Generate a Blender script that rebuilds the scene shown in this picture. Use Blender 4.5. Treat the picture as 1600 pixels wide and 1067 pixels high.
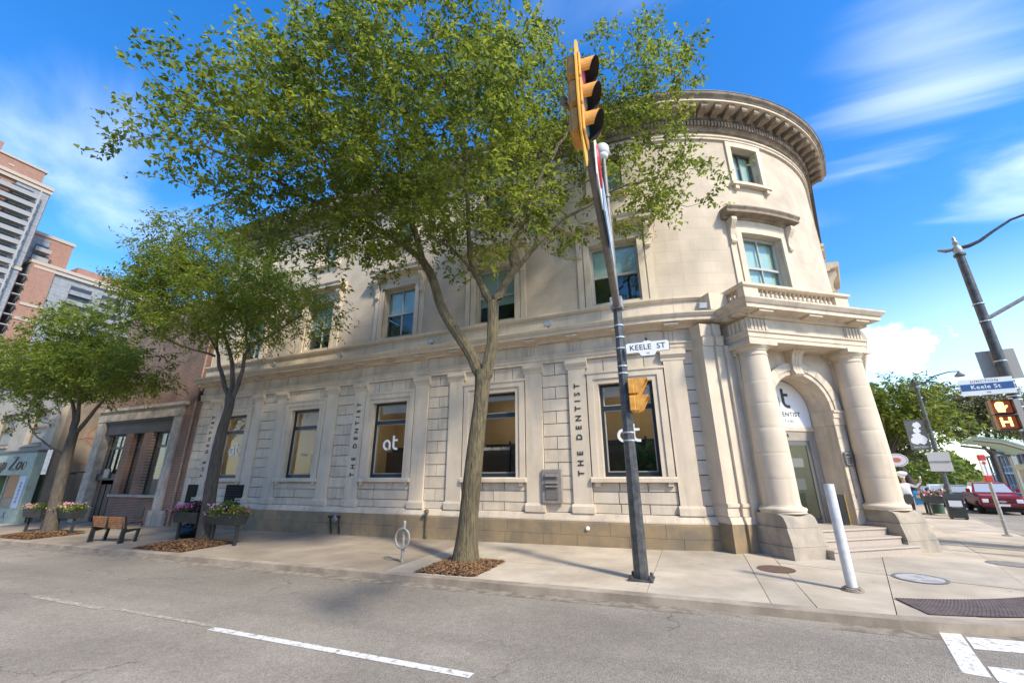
import bpy, bmesh, math, random
import numpy as np
from mathutils import Vector, Matrix
R=math.radians
UZ=Vector((0,0,1))
sc=bpy.context.scene
for o in list(bpy.data.objects): bpy.data.objects.remove(o)
COL=sc.collection
# ---------------------------------------------------------------- camera
cam=bpy.data.cameras.new('camera'); co=bpy.data.objects.new('camera',cam); COL.objects.link(co)
cam.sensor_width=36; cam.lens=643.14/1600*36; cam.clip_end=3000; cam.clip_start=.05
EYE=1.75; PITCH=0.314394; YAW=0.397858; ROLL=0.0051146
co.matrix_world=Matrix.Translation((0,0,EYE))@Matrix.Rotation(YAW,4,'Z')@Matrix.Rotation(math.pi/2+PITCH,4,'X')@Matrix.Rotation(-ROLL,4,'Z')
sc.camera=co
sc.render.resolution_x=1024; sc.render.resolution_y=682
# ---------------------------------------------------------------- sky and sun
SUN_EL=R(42); SUN_AZ=R(120)      # azimuth clockwise from +Y
wd=bpy.data.worlds.new('World'); sc.world=wd; wd.use_nodes=True
def build_world():
    nt=wd.node_tree; N=nt.nodes; L=nt.links; N.clear()
    out=N.new('ShaderNodeOutputWorld'); bg=N.new('ShaderNodeBackground'); bg.inputs['Strength'].default_value=.15
    sky=N.new('ShaderNodeTexSky'); sky.sky_type='NISHITA'; sky.sun_disc=False
    sky.sun_elevation=SUN_EL; sky.sun_rotation=SUN_AZ; sky.air_density=1.0; sky.dust_density=.35; sky.ozone_density=2.2
    hs=N.new('ShaderNodeHueSaturation'); hs.inputs['Saturation'].default_value=1.38; hs.inputs['Value'].default_value=.90; hs.inputs['Hue'].default_value=.506
    L.new(sky.outputs[0],hs.inputs['Color'])
    tc=N.new('ShaderNodeTexCoord')
    def math_(op,a,b=None,c=None,clamp=False):
        m=N.new('ShaderNodeMath'); m.operation=op; m.use_clamp=clamp
        for i,v in enumerate((a,b,c)):
            if v is None: continue
            if isinstance(v,(int,float)): m.inputs[i].default_value=v
            else: L.new(v,m.inputs[i])
        return m.outputs[0]
    sep=N.new('ShaderNodeSeparateXYZ'); L.new(tc.outputs['Generated'],sep.inputs[0])
    # project directions on a high cloud layer: (x/z, y/z)
    zz=math_('MAXIMUM',sep.outputs[2],.06)
    cx=math_('DIVIDE',sep.outputs[0],zz); cy=math_('DIVIDE',sep.outputs[1],zz)
    cmb=N.new('ShaderNodeCombineXYZ'); L.new(cx,cmb.inputs[0]); L.new(cy,cmb.inputs[1])
    mp=N.new('ShaderNodeMapping'); mp.inputs['Rotation'].default_value=(0,0,R(-30)); mp.inputs['Scale'].default_value=(.62,1.25,1)
    mp.inputs['Location'].default_value=(1.3,4.2,0)
    L.new(cmb.outputs[0],mp.inputs[0])
    n1=N.new('ShaderNodeTexNoise'); n1.inputs['Scale'].default_value=1.0; n1.inputs['Detail'].default_value=7; n1.inputs['Roughness'].default_value=.52; n1.inputs['Distortion'].default_value=1.1
    L.new(mp.outputs[0],n1.inputs['Vector'])
    n1b=N.new('ShaderNodeTexNoise'); n1b.inputs['Scale'].default_value=2.2; n1b.inputs['Detail'].default_value=1; L.new(tc.outputs['Generated'],n1b.inputs['Vector'])
    def blob(d,r):
        v=N.new('ShaderNodeVectorMath'); v.operation='DISTANCE'; L.new(tc.outputs['Generated'],v.inputs[0]); v.inputs[1].default_value=d
        q=N.new('ShaderNodeMapRange'); q.inputs[1].default_value=r; q.inputs[2].default_value=0; q.interpolation_type='SMOOTHSTEP'; L.new(v.outputs['Value'],q.inputs[0]); return q.outputs[0]
    bl=math_('MAXIMUM',math_('MAXIMUM',blob((-.82,.22,.50),.24),blob((.42,.68,.60),.24)),blob((.50,.75,.42),.16))
    nz=math_('ADD',n1.outputs['Fac'],math_('MULTIPLY_ADD',bl,.22,-.13))
    r1=N.new('ShaderNodeMapRange'); r1.inputs[1].default_value=.44; r1.inputs[2].default_value=.80; r1.interpolation_type='SMOOTHSTEP'
    L.new(nz,r1.inputs[0])
    cir=math_('MULTIPLY',r1.outputs[0],.30)
    # low cumulus bank: billowy noise by direction, confined to a band of elevation
    n2=N.new('ShaderNodeTexNoise'); n2.inputs['Scale'].default_value=9; n2.inputs['Detail'].default_value=8; n2.inputs['Roughness'].default_value=.55
    L.new(tc.outputs['Generated'],n2.inputs['Vector'])
    n3=N.new('ShaderNodeTexNoise'); n3.inputs['Scale'].default_value=3.1; n3.inputs['Detail'].default_value=1
    mp3=N.new('ShaderNodeMapping'); mp3.inputs['Location'].default_value=(.35,.2,.0); L.new(tc.outputs['Generated'],mp3.inputs[0]); L.new(mp3.outputs[0],n3.inputs['Vector'])
    dv=N.new('ShaderNodeVectorMath'); dv.operation='DISTANCE'
    sz=N.new('ShaderNodeVectorMath'); sz.operation='MULTIPLY'; sz.inputs[1].default_value=(1,1,1.5); L.new(tc.outputs['Generated'],sz.inputs[0])
    L.new(sz.outputs[0],dv.inputs[0]); dv.inputs[1].default_value=(.385,.895,.215*1.5)
    near=math_('SUBTRACT',.112,dv.outputs['Value'])
    nn=math_('MULTIPLY_ADD',near,3.2,n2.outputs['Fac'])
    r2=N.new('ShaderNodeMapRange'); r2.inputs[1].default_value=.60; r2.inputs[2].default_value=.80; r2.interpolation_type='SMOOTHSTEP'; L.new(nn,r2.inputs[0])
    # hazy lower band
    r4=N.new('ShaderNodeMapRange'); r4.inputs[1].default_value=.36; r4.inputs[2].default_value=.03; L.new(sep.outputs[2],r4.inputs[0])
    hz=math_('MULTIPLY',r4.outputs[0],math_('MULTIPLY_ADD',n3.outputs['Fac'],.5,.05),clamp=True)
    f=math_('MAXIMUM',math_('MAXIMUM',cir,r2.outputs[0]),hz,clamp=True)
    mx=N.new('ShaderNodeMix'); mx.data_type='RGBA'; L.new(f,mx.inputs[0]); L.new(hs.outputs[0],mx.inputs[6]); mx.inputs[7].default_value=(7.4,7.4,7.5,1)
    L.new(mx.outputs[2],bg.inputs['Color']); L.new(bg.outputs[0],out.inputs[0])
build_world()
sun=bpy.data.lights.new('sun','SUN'); so=bpy.data.objects.new('sun',sun); COL.objects.link(so)
sun.energy=2.15; sun.angle=R(6); sun.color=(1,.91,.74)
sd=Vector((math.sin(SUN_AZ)*math.cos(SUN_EL),math.cos(SUN_AZ)*math.cos(SUN_EL),math.sin(SUN_EL)))
so.rotation_euler=sd.to_track_quat('Z','Y').to_euler(); so.location=(20,-20,40)
vs=sc.view_settings; vs.view_transform='Standard'; vs.look='None'; vs.gamma=1; vs.exposure=1.38; vs.use_curve_mapping=False
sc.render.engine='CYCLES'; sc.cycles.max_bounces=6; sc.cycles.transparent_max_bounces=12; sc.cycles.use_adaptive_sampling=True
# ---------------------------------------------------------------- materials
MATS={}
def mat(name,col,rough=.7,metal=0,var=.0,vscale=6,bump=0,bscale=60,emit=None,estr=0,streak=0,spec=None,alpha=None,col2=None,vdet=4,vrange=(.35,.65),spots=False):
    if name in MATS: return MATS[name]
    m=bpy.data.materials.new(name); m.use_nodes=True; nt=m.node_tree; N=nt.nodes; L=nt.links
    b=N['Principled BSDF']; b.inputs['Roughness'].default_value=rough; b.inputs['Metallic'].default_value=metal
    b.inputs['Base Color'].default_value=(*col,1)
    if spec is not None: b.inputs['Specular IOR Level'].default_value=spec
    tc=N.new('ShaderNodeTexCoord'); geo=N.new('ShaderNodeNewGeometry')
    if var or col2:
        n=N.new('ShaderNodeTexNoise'); n.inputs['Scale'].default_value=vscale; n.inputs['Detail'].default_value=vdet; n.inputs['Roughness'].default_value=.6
        pv=geo.outputs['Position']
        if 'bark' in name:
            bm_=N.new('ShaderNodeMapping'); bm_.inputs['Scale'].default_value=(1.6,1.6,.22); L.new(pv,bm_.inputs[0]); pv=bm_.outputs[0]
        L.new(pv,n.inputs['Vector'])
        mr=N.new('ShaderNodeMapRange'); mr.inputs[1].default_value=vrange[0]; mr.inputs[2].default_value=vrange[1]; L.new(n.outputs['Fac'],mr.inputs[0])
        mx=N.new('ShaderNodeMix'); mx.data_type='RGBA'
        c2=col2 if col2 else tuple(c*(1-var) for c in col)
        mx.inputs[6].default_value=(*c2,1); mx.inputs[7].default_value=(*(tuple(min(1,c*(1+var*.5)) for c in col)),1)
        L.new(mr.outputs[0],mx.inputs[0]); last=mx.outputs[2]
        if streak:
            mp=N.new('ShaderNodeMapping'); mp.inputs['Scale'].default_value=(3.5,3.5,.35); L.new(geo.outputs['Position'],mp.inputs[0])
            n2=N.new('ShaderNodeTexNoise'); n2.inputs['Scale'].default_value=1.3; n2.inputs['Detail'].default_value=5; L.new(mp.outputs[0],n2.inputs['Vector'])
            mr2=N.new('ShaderNodeMapRange'); mr2.inputs[1].default_value=.52; mr2.inputs[2].default_value=.75; mr2.inputs[4].default_value=streak; L.new(n2.outputs['Fac'],mr2.inputs[0])
            mx2=N.new('ShaderNodeMix'); mx2.data_type='RGBA'; L.new(mr2.outputs[0],mx2.inputs[0]); L.new(last,mx2.inputs[6]); mx2.inputs[7].default_value=(*(c*.45 for c in col),1); last=mx2.outputs[2]
        if spots:
            vo=N.new('ShaderNodeTexVoronoi'); vo.inputs['Scale'].default_value=1.9; L.new(geo.outputs['Position'],vo.inputs['Vector'])
            sm=N.new('ShaderNodeMapRange'); sm.inputs[1].default_value=.035; sm.inputs[2].default_value=.075; sm.inputs[3].default_value=.62; sm.inputs[4].default_value=1; L.new(vo.outputs['Distance'],sm.inputs[0])
            ns=N.new('ShaderNodeTexNoise'); ns.inputs['Scale'].default_value=.45; ns.inputs['Detail'].default_value=6; L.new(geo.outputs['Position'],ns.inputs['Vector'])
            sn=N.new('ShaderNodeMapRange'); sn.inputs[1].default_value=.35; sn.inputs[2].default_value=.62; sn.inputs[3].default_value=.80; sn.inputs[4].default_value=1.05; L.new(ns.outputs['Fac'],sn.inputs[0])
            mm=N.new('ShaderNodeMath'); mm.operation='MULTIPLY'; L.new(sm.outputs[0],mm.inputs[0]); L.new(sn.outputs[0],mm.inputs[1])
            vm=N.new('ShaderNodeVectorMath'); vm.operation='SCALE'; L.new(last,vm.inputs[0]); L.new(mm.outputs[0],vm.inputs['Scale']); last=vm.outputs[0]
        L.new(last,b.inputs['Base Color'])
    if bump:
        nb=N.new('ShaderNodeTexNoise'); nb.inputs['Scale'].default_value=bscale; nb.inputs['Detail'].default_value=3; L.new(pv if 'bark' in name else geo.outputs['Position'],nb.inputs['Vector'])
        bp=N.new('ShaderNodeBump'); bp.inputs['Strength'].default_value=bump; bp.inputs['Distance'].default_value=.05 if 'bark' in name else .02; L.new(nb.outputs['Fac'],bp.inputs['Height']); L.new(bp.outputs[0],b.inputs['Normal'])
    if emit: b.inputs['Emission Color'].default_value=(*emit,1); b.inputs['Emission Strength'].default_value=estr
    MATS[name]=m; return m
def brickmat(name,c1,c2,mortar,bw=.21,bh=.075,mort=.011,off=.5,axis='XZ',rough=.85,bump=.5,dirt=.25):
    if name in MATS: return MATS[name]
    m=mat(name,c1,rough); nt=m.node_tree; N=nt.nodes; L=nt.links; b=N['Principled BSDF']
    geo=N.new('ShaderNodeNewGeometry'); sp=N.new('ShaderNodeSeparateXYZ'); L.new(geo.outputs['Position'],sp.inputs[0])
    cb=N.new('ShaderNodeCombineXYZ')
    if axis=='XZ': L.new(sp.outputs[0],cb.inputs[0])
    elif axis=='YZ': L.new(sp.outputs[1],cb.inputs[0])
    else:
        ad=N.new('ShaderNodeMath'); ad.operation='ADD'; L.new(sp.outputs[0],ad.inputs[0]); L.new(sp.outputs[1],ad.inputs[1]); L.new(ad.outputs[0],cb.inputs[0])
    L.new(sp.outputs[2],cb.inputs[1])
    t=N.new('ShaderNodeTexBrick'); t.offset=off; t.inputs['Color1'].default_value=(*c1,1); t.inputs['Color2'].default_value=(*c2,1); t.inputs['Mortar'].default_value=(*mortar,1)
    t.inputs['Scale'].default_value=1; t.inputs['Mortar Size'].default_value=mort; t.inputs['Brick Width'].default_value=bw; t.inputs['Row Height'].default_value=bh; t.inputs['Mortar Smooth'].default_value=.3
    L.new(cb.outputs[0],t.inputs['Vector'])
    n=N.new('ShaderNodeTexNoise'); n.inputs['Scale'].default_value=1.1; n.inputs['Detail'].default_value=6; L.new(geo.outputs['Position'],n.inputs['Vector'])
    mr=N.new('ShaderNodeMapRange'); mr.inputs[1].default_value=.3; mr.inputs[2].default_value=.7; mr.inputs[3].default_value=1-dirt; mr.inputs[4].default_value=1.08; L.new(n.outputs['Fac'],mr.inputs[0])
    mu=N.new('ShaderNodeVectorMath'); mu.operation='SCALE'; L.new(t.outputs['Color'],mu.inputs[0]); L.new(mr.outputs[0],mu.inputs['Scale'])
    L.new(mu.outputs[0],b.inputs['Base Color'])
    bp=N.new('ShaderNodeBump'); bp.inputs['Strength'].default_value=bump; bp.inputs['Distance'].default_value=.01; bp.invert=True; L.new(t.outputs['Fac'],bp.inputs['Height']); L.new(bp.outputs[0],b.inputs['Normal'])
    return m
def glassmat(name,tint=(.9,.95,.95),refl=.0,rough=.02):
    if name in MATS: return MATS[name]
    m=bpy.data.materials.new(name); m.use_nodes=True; nt=m.node_tree; N=nt.nodes; L=nt.links; N.clear()
    o=N.new('ShaderNodeOutputMaterial'); t=N.new('ShaderNodeBsdfTransparent'); t.inputs[0].default_value=(*tint,1)
    g=N.new('ShaderNodeBsdfGlossy'); g.inputs['Roughness'].default_value=rough
    geo=N.new('ShaderNodeNewGeometry'); dt=N.new('ShaderNodeVectorMath'); dt.operation='DOT_PRODUCT'; L.new(geo.outputs['Normal'],dt.inputs[0]); L.new(geo.outputs['Incoming'],dt.inputs[1])
    ab=N.new('ShaderNodeMath'); ab.operation='ABSOLUTE'; L.new(dt.outputs['Value'],ab.inputs[0])
    sb_=N.new('ShaderNodeMath'); sb_.operation='SUBTRACT'; sb_.inputs[0].default_value=1; L.new(ab.outputs[0],sb_.inputs[1])
    pw=N.new('ShaderNodeMath'); pw.operation='POWER'; pw.inputs[1].default_value=5; L.new(sb_.outputs[0],pw.inputs[0])
    ad=N.new('ShaderNodeMath'); ad.operation='ADD'; ad.use_clamp=True; ad.inputs[1].default_value=.04+refl; L.new(pw.outputs[0],ad.inputs[0])
    mx=N.new('ShaderNodeMixShader'); L.new(ad.outputs[0],mx.inputs[0]); L.new(t.outputs[0],mx.inputs[1]); L.new(g.outputs[0],mx.inputs[2]); L.new(mx.outputs[0],o.inputs[0])
    MATS[name]=m; return m
def leafmat(name,ca,cb,trans=.35):
    if name in MATS: return MATS[name]
    m=bpy.data.materials.new(name); m.use_nodes=True; nt=m.node_tree; N=nt.nodes; L=nt.links; N.clear()
    o=N.new('ShaderNodeOutputMaterial'); geo=N.new('ShaderNodeNewGeometry')
    r=N.new('ShaderNodeValToRGB'); r.color_ramp.elements[0].color=(*ca,1); r.color_ramp.elements[1].color=(*cb,1)
    n=N.new('ShaderNodeTexNoise'); n.inputs['Scale'].default_value=.55; n.inputs['Detail'].default_value=2; L.new(geo.outputs['Position'],n.inputs['Vector'])
    mm=N.new('ShaderNodeMath'); mm.operation='MULTIPLY_ADD'; mm.inputs[1].default_value=.45; L.new(geo.outputs['Random Per Island'],mm.inputs[0])
    m2=N.new('ShaderNodeMath'); m2.operation='MULTIPLY_ADD'; m2.inputs[1].default_value=1.7; m2.inputs[2].default_value=-.55; L.new(n.outputs['Fac'],m2.inputs[0]); L.new(m2.outputs[0],mm.inputs[2])
    L.new(mm.outputs[0],r.inputs[0])
    b=N.new('ShaderNodeBsdfPrincipled'); b.inputs['Roughness'].default_value=.42; b.inputs['Specular IOR Level'].default_value=.4; L.new(r.outputs[0],b.inputs['Base Color'])
    t=N.new('ShaderNodeBsdfTranslucent'); hs=N.new('ShaderNodeHueSaturation'); hs.inputs['Hue'].default_value=.485; hs.inputs['Value'].default_value=1.6; L.new(r.outputs[0],hs.inputs['Color']); L.new(hs.outputs[0],t.inputs[0])
    mx=N.new('ShaderNodeMixShader'); mx.inputs[0].default_value=trans; L.new(b.outputs[0],mx.inputs[1]); L.new(t.outputs[0],mx.inputs[2]); L.new(mx.outputs[0],o.inputs[0])
    MATS[name]=m; return m
STONE_C=(.625,.522,.392)
M_stone=mat('limestone',STONE_C,.85,var=.10,vscale=1.3,bump=.2,bscale=45,streak=.36)
M_stone_low=mat('limestone_weathered',(.62,.517,.388),.88,var=.18,vscale=1.4,bump=.22,bscale=40,streak=.42)
M_base=mat('sandstone_base',(.32,.23,.125),.9,col2=(.20,.16,.11),vscale=1.5,bump=.3,bscale=35,streak=.4)
M_plinth=mat('plinth_stone',(.42,.35,.265),.9,col2=(.25,.225,.185),vscale=1.9,bump=.3,bscale=35,streak=.5,vrange=(.3,.62))
M_upper=brickmat('ashlar',(.575,.48,.363),(.535,.443,.33),(.445,.362,.265),bw=.95,bh=.42,mort=.006,axis='XY',rough=.88,bump=.12,dirt=.2)
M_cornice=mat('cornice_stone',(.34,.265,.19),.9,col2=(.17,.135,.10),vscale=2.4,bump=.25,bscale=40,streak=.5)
M_lead=mat('roof_flashing',(.06,.055,.05),.6)
M_white=mat('white_paint',(.78,.78,.76),.5)
M_black=mat('black_metal',(.022,.024,.025),.45,var=.3,vscale=12)
M_darkframe=mat('dark_window_frame',(.018,.024,.026),.4)
M_grey=mat('grey_metal',(.30,.30,.29),.45,metal=.6,var=.25,vscale=9)
M_glass=glassmat('window_glass')
M_glass2=glassmat('upper_glass',(.85,.93,.91),.03)
M_granite=mat('pink_granite',(.48,.405,.33),.6,col2=(.34,.285,.235),vscale=70,vdet=2,bump=.1)
M_conc=mat('concrete_paving',(.56,.475,.36),.9,col2=(.43,.36,.27),vscale=1.1,spots=True,bump=.18,bscale=120,vdet=8)
M_kerb=mat('kerb_concrete',(.42,.35,.265),.9,col2=(.24,.195,.145),vscale=1.6,bump=.3,bscale=60,vdet=7)
M_bark=mat('elm_bark',(.20,.16,.085),.95,col2=(.075,.062,.04),vscale=15,bump=1.0,bscale=24)
M_bark2=mat('locust_bark',(.13,.105,.08),.95,col2=(.07,.058,.045),vscale=12,bump=.8,bscale=34)
M_letter=mat('black_lettering',(.03,.03,.032),.5)
M_ltwhite=mat('white_lettering',(.8,.82,.82),.5)
# ---------------------------------------------------------------- mesh helpers
class MB:
    def __init__(s): s.v=[]; s.f=[]
    def add(s,vs,fs):
        k=len(s.v); s.v+= [tuple(p) for p in vs]; s.f+=[tuple(i+k for i in f) for f in fs]; return s
    def box(s,x0,x1,y0,y1,z0,z1,M=None):
        p=[(x0,y0,z0),(x1,y0,z0),(x1,y1,z0),(x0,y1,z0),(x0,y0,z1),(x1,y0,z1),(x1,y1,z1),(x0,y1,z1)]
        if M is not None: p=[M@Vector(q) for q in p]
        return s.add(p,[(0,3,2,1),(4,5,6,7),(0,1,5,4),(1,2,6,5),(2,3,7,6),(3,0,4,7)])
    def cbox(s,x0,x1,y0,y1,z0,z1,c=.01,M=None):
        V=[];
        for sx in (0,1):
            for sy in (0,1):
                for sz in (0,1):
                    X=(x0,x1)[sx];Y=(y0,y1)[sy];Z=(z0,z1)[sz]; a=c*(1-2*sx);b=c*(1-2*sy);d=c*(1-2*sz)
                    V+=[(X,Y+b,Z+d),(X+a,Y,Z+d),(X+a,Y+b,Z)]
        I=lambda x,y,z,k:(x*4+y*2+z)*3+k
        F=[(I(0,0,0,0),I(0,0,1,0),I(0,1,1,0),I(0,1,0,0)),(I(1,0,0,0),I(1,1,0,0),I(1,1,1,0),I(1,0,1,0)),
           (I(0,0,0,1),I(1,0,0,1),I(1,0,1,1),I(0,0,1,1)),(I(0,1,0,1),I(0,1,1,1),I(1,1,1,1),I(1,1,0,1)),
           (I(0,0,0,2),I(0,1,0,2),I(1,1,0,2),I(1,0,0,2)),(I(0,0,1,2),I(1,0,1,2),I(1,1,1,2),I(0,1,1,2))]
        for y in (0,1):
            for z in (0,1): F.append((I(0,y,z,1),I(1,y,z,1),I(1,y,z,2),I(0,y,z,2)))
        for x in (0,1):
            for z in (0,1): F.append((I(x,0,z,0),I(x,1,z,0),I(x,1,z,2),I(x,0,z,2)))
        for x in (0,1):
            for y in (0,1): F.append((I(x,y,0,0),I(x,y,1,0),I(x,y,1,1),I(x,y,0,1)))
        for x in (0,1):
            for y in (0,1):
                for z in (0,1): F.append((I(x,y,z,0),I(x,y,z,1),I(x,y,z,2)))
        if M is not None: V=[M@Vector(q) for q in V]
        return s.add(V,F)
    def tube(s,pts,rad,n=8,cap=True,squash=1):
        pts=[Vector(p) for p in pts]
        if not hasattr(rad,'__len__'): rad=[rad]*len(pts)
        k=len(s.v); up=None
        for i,p in enumerate(pts):
            d=(pts[min(i+1,len(pts)-1)]-pts[max(i-1,0)])
            if d.length<1e-9: d=Vector((0,0,1))
            d.normalize()
            if up is None: up=Vector((0,0,1)) if abs(d.z)<.9 else Vector((0,1,0))
            a=d.cross(up)
            if a.length<1e-6: a=d.cross(Vector((1,0,0)))
            a.normalize(); b=a.cross(d); up=b
            for j in range(n):
                t=2*math.pi*j/n; s.v.append(tuple(p+a*math.cos(t)*rad[i]+b*math.sin(t)*rad[i]*squash))
        for i in range(len(pts)-1):
            for j in range(n):
                q=k+i*n+j; r_=k+i*n+(j+1)%n; s.f.append((q,r_,r_+n,q+n))
        if cap: s.f.append(tuple(k+j for j in range(n))[::-1]); e=k+(len(pts)-1)*n; s.f.append(tuple(e+j for j in range(n)))
        return s
    def lathe(s,prof,c=(0,0,0),n=24,M=None,cap=True):
        k=len(s.v)
        for (r,z) in prof:
            for j in range(n):
                t=2*math.pi*j/n; p=Vector((c[0]+r*math.cos(t),c[1]+r*math.sin(t),c[2]+z)); s.v.append(tuple(M@p if M is not None else p))
        for i in range(len(prof)-1):
            for j in range(n):
                q=k+i*n+j; r_=k+i*n+(j+1)%n; s.f.append((q,r_,r_+n,q+n))
        if cap: s.f.append(tuple(k+j for j in range(n))[::-1]); e=k+(len(prof)-1)*n; s.f.append(tuple(e+j for j in range(n)))
        return s
    def prism(s,poly,d0,d1,fn):
        n=len(poly); a=[fn(p,d0) for p in poly]; b=[fn(p,d1) for p in poly]
        return s.add(a+b,[tuple(range(n))[::-1],tuple(range(n,2*n))]+[(i,(i+1)%n,n+(i+1)%n,n+i) for i in range(n)])
    def ball(s,c,r,n=10,m=6):
        prof=[(max(1e-3,math.sin(math.pi*i/m))*(r if not hasattr(r,'__len__') else 1),-math.cos(math.pi*i/m)*(r if not hasattr(r,'__len__') else 1)) for i in range(m+1)]
        if hasattr(r,'__len__'):
            M=Matrix.Translation(c)@Matrix.Diagonal((*r,1)); return s.lathe(prof,(0,0,0),n,M)
        return s.lathe(prof,c,n)
    def build(s,name,m,parent=None,smooth=False,kind=None,recalc=True):
        me=bpy.data.meshes.new(name); me.from_pydata(s.v,[],s.f)
        if recalc:
            bm=bmesh.new(); bm.from_mesh(me); bmesh.ops.recalc_face_normals(bm,faces=bm.faces); bm.to_mesh(me); bm.free()
        if smooth:
            me.polygons.foreach_set('use_smooth',[True]*len(me.polygons))
            try: me.set_sharp_from_angle(angle=R(38))
            except Exception: pass
        return link(name,me,m,parent,kind)
def link(name,me,m,parent=None,kind=None):
    o=bpy.data.objects.new(name,me); COL.objects.link(o)
    if m is not None and not me.materials: me.materials.append(m)
    if parent is not None: o.parent=parent; o.matrix_parent_inverse=PINV.get(parent.name,Matrix())
    if kind: o['kind']=kind
    return o
PINV={}
def tag(o,label,cat,group=None,kind=None):
    o['label']=label; o['category']=cat
    if group: o['group']=group
    if kind: o['kind']=kind
    return o
def thing(name,label,cat,loc=(0,0,0),rz=0,group=None,world=False):
    """Empty at the thing's base. world=True: parts are modelled in world coordinates."""
    o=bpy.data.objects.new(name,None); COL.objects.link(o); o.empty_display_size=.3
    o.location=loc; o.rotation_euler=(0,0,rz)
    if world: PINV[o.name]=(Matrix.Translation(loc)@Matrix.Rotation(rz,4,'Z')).inverted()
    tag(o,label,cat,group); return o
def copy_tree(o,parent=None):
    c=o.copy(); COL.objects.link(c)
    if parent is not None: c.parent=parent
    for ch in list(o.children): copy_tree(ch,c)
    return c
def struct(o): o['kind']='structure'; return o
def text(body,size,mt,parent,M,name='lettering',ext=.01,align='CENTER',space=1.0,off=0,shear=0,split=False):
    cu=bpy.data.curves.new(name,'FONT'); cu.body=body; cu.size=size; cu.extrude=ext; cu.align_x=align; cu.align_y='CENTER'; cu.space_character=space; cu.offset=off; cu.shear=shear; cu.resolution_u=3
    t=bpy.data.objects.new(name,cu); COL.objects.link(t); dg=bpy.context.evaluated_depsgraph_get()
    me=bpy.data.meshes.new_from_object(t.evaluated_get(dg)); bpy.data.objects.remove(t)
    me.transform(M); me.name=name; me.materials.clear()
    if not split:
        o=link(name,me,mt,parent); o['kind']='stuff'; return o
    root=thing_part(name,parent); n=len(me.vertices); pa=list(range(n))
    def find(i):
        while pa[i]!=i: pa[i]=pa[pa[i]]; i=pa[i]
        return i
    for e in me.edges: pa[find(e.vertices[0])]=find(e.vertices[1])
    gr={}
    for p in me.polygons: gr.setdefault(find(p.vertices[0]),[]).append(tuple(p.vertices))
    for fs in gr.values():
        ids=sorted({i for f in fs for i in f}); mp_={v:k for k,v in enumerate(ids)}; b=MB(); b.v=[tuple(me.vertices[i].co) for i in ids]; b.f=[tuple(mp_[i] for i in f) for f in fs]; b.build('letter',mt,root,recalc=False)
    return root
def basis(o,x,y,z): # matrix from axes
    x,y,z,o=Vector(x),Vector(y),Vector(z),Vector(o)
    return Matrix(((x.x,y.x,z.x,o.x),(x.y,y.y,z.y,o.y),(x.z,y.z,z.z,o.z),(0,0,0,1)))
# ---------------------------------------------------------------- terrain
E74=(math.cos(R(74)),math.sin(R(74)))
def rdrop(x,y):
    d=(x-3)*E74[0]+(y-13)*E74[1]; return -.0125*max(0,min(d,90))
def gx(x): return .0115*max(-60,min(x-.5,0))
def G(x,y):
    cs=.02*max(0,min(13-y,4.8))
    return -.14+gx(x)-cs+rdrop(x,y)
def ZR(x,y): return -.362+gx(x)+rdrop(x,y)+.012*max(0,min(8.4-y,5))
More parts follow.
